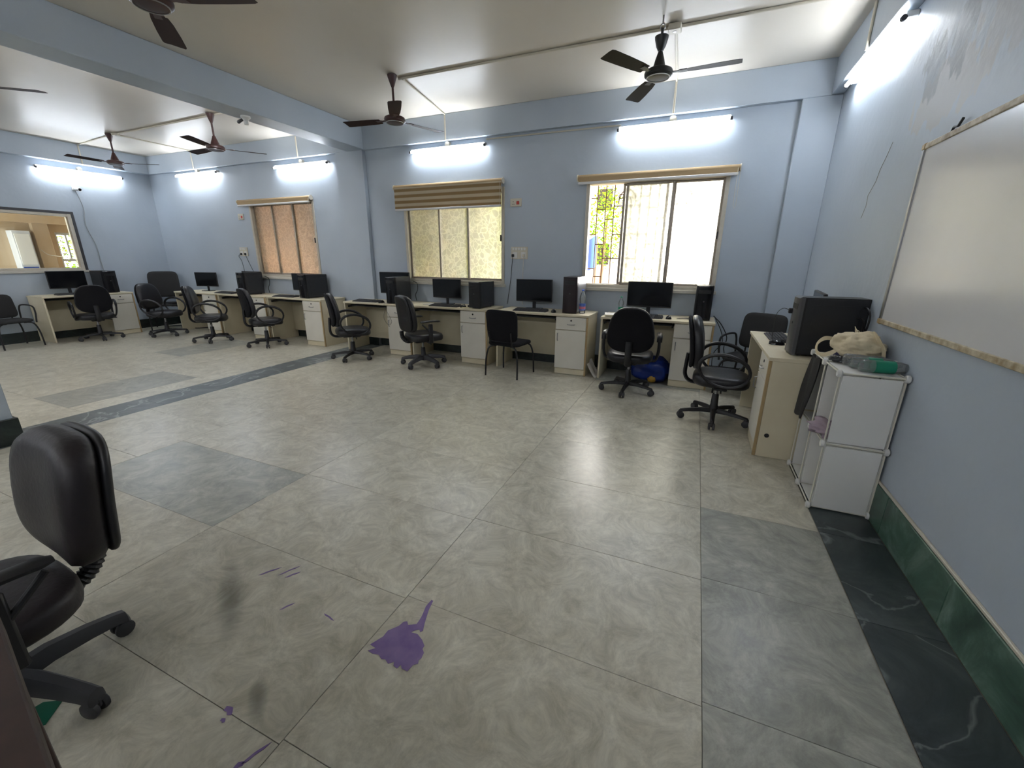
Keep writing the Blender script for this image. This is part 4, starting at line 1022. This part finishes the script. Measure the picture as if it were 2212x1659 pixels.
bottle((-1.245, 5.10, .751), .29, .038, 'clear water bottle with blue cap and label beside the tall dark red tower', 'blue_cap', 'blue_label', lab2='pink_label')
bottle((-.80, 5.22, .751), .215, .031, 'clear water bottle with green cap left of the monitor under the right window', 'green_cap', 'green_label')
g_ = 'empty bottles lying on the cube shelf'
bottle((.865, 2.74, ZT + .034), .25, .033, 'empty bottle lying nearest the front of the cube shelf, green label showing', 'green_cap', 'green_label', (0, PI / 2, .08), grp=g_, lz=(.24, .60))
bottle((.845, 2.815, ZT + .034), .24, .033, 'empty bottle lying second from the front on the cube shelf', 'green_cap', 'green_label', (0, PI / 2, .02), grp=g_, lz=(.30, .56))
bottle((.83, 2.893, ZT + .034), .24, .033, 'empty clear bottle lying behind the other two on the cube shelf', 'white_plastic', None, (0, PI / 2, -.03), grp=g_)
# cloths in the shelf
o = M(); o.grid(lambda u, v: (CX0 - .012 - .03 * v + .006 * math.sin(9 * u + 4 * v), 3.03 + .20 * u + .03 * v, CZ * 2 - .01 - .40 * v + .01 * math.sin(7 * u)), 14, 16)
n0 = len(o.v); o.v += [(x + .006, y, z) for x, y, z in o.v]; o.f += [tuple(i + n0 for i in reversed(f)) for f in o.f]
o = o.build('dark_cloth', 'black_cloth', None, 180); tag(o, 'dark grey cloth hanging in front of the upper far shelf cell', 'cloth')
o = crumple(.83, 2.83, CZ + .005, .10, .11, .045, 'mauve_cloth', 'mauve_cloth', 'pale mauve cloth spilling out of the upper shelf cell', 'cloth', 5, 40, 22, .28, 2.4)
# under and on desks
o = crumple(-.37, 5.09, .002, .235, .17, .17, 'plastic_bag', 'blue_polythene', 'big dark blue plastic bag on the floor under the desk', 'bag', 2, 44, 26, .10, 2.2)
y_ = crumple(-.34, 4.905, .03, .045, .02, .04, 'yellow_print', 'yellow_print', None, None, 6, 18, 10, .15, 2.5); y_.parent = o
o = M().grid(lambda u, v: (-1.108 + .115 * u + .01 * math.sin(6 * v), 4.95 + .25 * v - .05 * u, .155 * (1 - u) ** 1.3 + .004 + .02 * v * (1 - u)), 10, 8)
n0 = len(o.v); o.v += [(x - .004, y, max(.001, z - .004)) for x, y, z in o.v]; o.f += [tuple(i + n0 for i in reversed(f)) for f in o.f]
o = o.build('paper_sheaf', 'paper', None, 60); tag(o, 'sheaf of white papers leaning between two desks', 'paper')
def stack(x, y, w, d, n, label, mats, rz=0.0):
    t = empty('paper_stack', label, 'paper', (x, y, .751), rz)
    for i in range(n):
        dx, dy = rnd.uniform(-.008, .008), rnd.uniform(-.008, .008)
        M().box(-w / 2 + dx, -d / 2 + dy, i * .005, w / 2 + dx, d / 2 + dy, i * .005 + .0045).build('sheet', mats[i % len(mats)], t)
stack(-.86, 5.05, .17, .22, 5, 'small stack of papers at the left end of the desk under the right window', ['paper', 'cream_paper'], .2)
stack(-3.44, 5.10, .20, .15, 2, 'loose white papers left of the keyboard under the middle window', ['paper'], -.3)
stack(-2.78, 4.97, .16, .05, 2, 'small pinkish card beside the tower under the middle window', ['tan_top', 'cream_paper'], .1)
o = M().box(-.035, -.018, 0, .035, .018, .03, .006).build('power_adapter', 'black_plastic', None, 40, (-2.76, 5.12, .751)); tag(o, 'small black adapter beside the middle window tower', 'adapter')
o.location = (-2.80, 5.08, .751)
o = M().prism(rrect(.26, .19, .03), 0, .02).build('dust_cover', 'black_plastic', None, 60, (-9.47, 5.06, .503)); tag(o, 'black flat case resting on the corner armchair seat', 'case')

# ------------------------------------------------------------------ table corner at the near left
t = empty('wooden_table', 'dark brown table edge cutting the bottom left corner', 'table', (-1.0, -.315, 0), D2(-11))
M().box(-.28, -.42, .715, .50, .42, .742, .004).build('tabletop', 'tan_top', t)
M().box(-.30, .42, .66, .54, .475, .75, .004).build('edge_board', 'brown_wood', t); M().box(-.30, -.475, .66, .54, -.42, .75, .004).build('edge_board', 'brown_wood', t)
for x in (-.30, .50): M().box(x, -.42, .66, x + .04, .42, .75, .004).build('edge_board', 'brown_wood', t)
for x in (-.26, .50):
    for y in (-.44, .44): M().box(x - .03, y - .03, 0, x + .03, y + .03, .70, .004).build('leg', 'brown_wood', t)
o = M().prism([(0, 0), (.07, -.02), (.11, .03), (.06, .09), (.01, .06)], 0, .0015).build('green_scrap', 'green_scrap', None, 40, (-1.80, .26, .001)); tag(o, 'green paper scrap on the floor beside the dark table edge', 'scrap')

# ------------------------------------------------------------------ next room behind the inner window
NX = -12.8
nw = struct('next_room_wall', wall_with_holes(.5, 5.67, -.1, 3.1, NX - .2, NX, [(4.86, 5.5, .80, 1.86)], 'Y'), 'tan_plaster', 'tan plaster wall of the next room')
struct('next_room_floor', M().box(NX, .5, -.1, XL - .18, 5.67, -.01), 'grey_concrete', 'concrete floor of the next room')
struct('next_room_ceiling', M().box(NX, .5, 3.0, XL - .18, 5.67, 3.1), 'tan_plaster', 'plaster ceiling of the next room')
struct('next_room_pillar', M().box(NX, 4.50, 0, NX + .12, 4.74, 3.0, .005), 'tan_plaster', 'tan plaster pillar seen through the inner window')
struct('next_room_end_wall', M().box(NX - .2, 5.67, -.1, XL - .2, 5.85, 3.1), 'tan_plaster', 'end wall of the next room')
struct('next_room_beam', M().box(NX, 1.0, 2.02, NX + .25, 5.67, 2.3), 'tan_plaster', 'tan plaster beam in the next room')
o = M()
for (a, b, c, d) in ((4.86, .80, 4.90, 1.86), (5.46, .80, 5.5, 1.86), (4.90, .80, 5.46, .85), (4.90, 1.81, 5.46, 1.86), (4.90, 1.26, 5.46, 1.31), (5.03, 1.31, 5.06, 1.81)): o.box(NX - .12, a, b, NX - .04, c, d, .003)
nwin = o.build('window_5', 'pale_shutter'); tag(nwin, 'bright barred window of the next room', None, None, 'structure')
for y in (4.93, 4.98, 5.01): M().cyl((NX - .15, y, .85), (NX - .15, y, 1.81), .005, n=6).build('bar', 'rust_bar', nwin)
for z in (1.42, 1.55, 1.70): M().cyl((NX - .15, 4.88, z), (NX - .15, 5.48, z), .005, n=6).build('bar', 'rust_bar', nwin)
t = empty('steel_cupboard', 'pale blue-grey cupboard seen through the inner window', 'cupboard', (NX + .12, 4.27, 0))
M().box(-.12, -.13, 0, .12, .13, 1.86, .006).build('body', 'pale_shutter', t)
M().box(.115, -.11, 1.20, .128, .11, 1.80, .003).build('door', 'white_plastic', t); M().box(.115, -.11, .06, .128, .11, 1.16, .003).build('door', 'blue_tarp', t)
cable([(NX + .14, 4.52, 1.50), (NX + .15, 4.62, 1.40), (NX + .3, 4.78, 1.36), (NX + .4, 4.95, 1.30), (NX + .45, 5.1, 1.28)], 'pale wire sagging past the pillar in the next room', .008, 'cream_plastic', plug=False)

# ------------------------------------------------------------------ outdoors
struct('ground', M().box(-40, 5.9, -3.4, 30, 60, -3.2), 'ground_dirt', 'bare ground outside')
struct('unseen_sky_block', M().box(XL - 3, YF, ZC + .2, XR + 4, YW + .2, 9.5), 'grey_concrete', 'unseen block added above the room to shade the alley')  # added out of view to keep sky light off the alley
for i, (a, b) in enumerate(WINS): struct('window_hood', M().box(a - .25, YW + .2, WZ1 + .12, b + .25, YW + .62, WZ1 + .19, .004), 'grey_concrete', 'concrete hood above window %s' % ('one', 'two', 'three')[i])
def building(x0, x1, y0, y1, h, wall, label, rows, colsn):
    t = empty('building', label, 'building', ((x0 + x1) / 2, y0, -3.2))
    w = (x1 - x0) / 2; M().box(-w, 0, 0, w, y1 - y0, h).build('walls', wall, t)
    M().box(-w - .15, -.2, h, w + .15, y1 - y0 + .2, h + .25).build('roof', 'grey_concrete', t)
    for r in range(rows):
        for c in range(colsn):
            x = -w + (c + .5) * 2 * w / colsn; z = 1.2 + r * 3.0
            f = M().box(x - .5, -.05, z, x + .5, .02, z + 1.3, .01).build('window', 'aluminium', t); M().box(x - .42, -.06, z + .08, x + .42, -.04, z + 1.22).build('pane', 'black_gloss', f)
building(-13.5, -5.35, 6.7, 11, 12.5, 'pink_plaster', 'pink plastered house close outside the left window', 4, 3)
building(-12, -4.4, 26, 32, 9.5, 'grey_concrete', 'grey far building seen through the open sash', 3, 4)
def tree(x, y, zc, r, h, n, mat, label, seed):
    rr = random.Random(seed); t = empty('tree', label, 'tree', (x, y, -3.2), 0, 'trees outside the windows')
    M().tube(spline([(0, 0, 0), (.1, .05, 1.5), (-.05, .0, 3.0), (.05, .05, zc + 3.2 + h * .3)], 4), [.11, .10, .10, .09, .09, .08, .08, .07, .07, .06, .05, .04, .03], 8).build('trunk', 'bark', t)
    v = []; f = []
    for k in range(n):
        while True:
            p = Vector((rr.uniform(-1, 1), rr.uniform(-1, 1), rr.uniform(-1, 1)))
            if p.length < 1: break
        p = Vector((p.x * r, p.y * r, p.z * h + zc + 3.2))
        a, b = rr.uniform(0, 2 * PI), rr.uniform(-.8, .8); u = Vector((math.cos(a) * math.cos(b), math.sin(a) * math.cos(b), math.sin(b))); w = u.cross(Vector((rr.uniform(-1, 1), rr.uniform(-1, 1), 1))).normalized()
        L = rr.uniform(.07, .14); o_ = len(v); v += [tuple(p), tuple(p + u * L * .5 + w * L * .28), tuple(p + u * L), tuple(p + u * L * .5 - w * L * .28)]; f.append((o_, o_ + 1, o_ + 2, o_ + 3))
    m = M(); m.v = v; m.f = f
    me = bpy.data.meshes.new('foliage'); me.from_pydata(v, [], f); me.materials.append(MATS[mat]); o = bpy.data.objects.new('foliage', me); COL.objects.link(o); o.parent = t; o['kind'] = 'stuff'
tree(-3.7, 10.2, 2.0, 1.15, 3.0, 8000, 'leaf_yellow', 'second yellow-green tree behind the one outside the middle window', 8)
tree(-3.95, 7.0, 1.9, 1.25, 2.4, 15000, 'leaf_yellow', 'yellow-green leafy tree close outside the middle window', 1)
tree(-2.0, 9.4, -.2, .85, 1.0, 2600, 'leaf_green', 'low green bush-like tree beyond the open sash', 2)
tree(-2.95, 14.6, 2.4, .75, 1.3, 1500, 'leaf_green', 'slender tree at the left of the open sash', 3)
tree(-14.6, 6.2, 1.0, 1.1, 1.4, 2200, 'leaf_green', 'green tree outside the next room window', 4)
t = M().grid(lambda u, v: (-3.35 + .5 * u, 13.0 + .1 * math.sin(6 * u), 1.1 + .9 * v + .05 * math.sin(8 * u)), 8, 8); n0 = len(t.v); t.v += [(x, y + .02, z) for x, y, z in t.v]; t.f += [tuple(i + n0 for i in reversed(f)) for f in t.f]
t = t.build('tarpaulin', 'blue_tarp')
for x in (-3.36, -2.84): M().cyl((x, 13.0, -3.2), (x, 13.0, 2.05), .03, n=8).build('pole', 'bark', t)
tag(t, 'blue sheet hanging far beyond the open sash', 'tarpaulin')
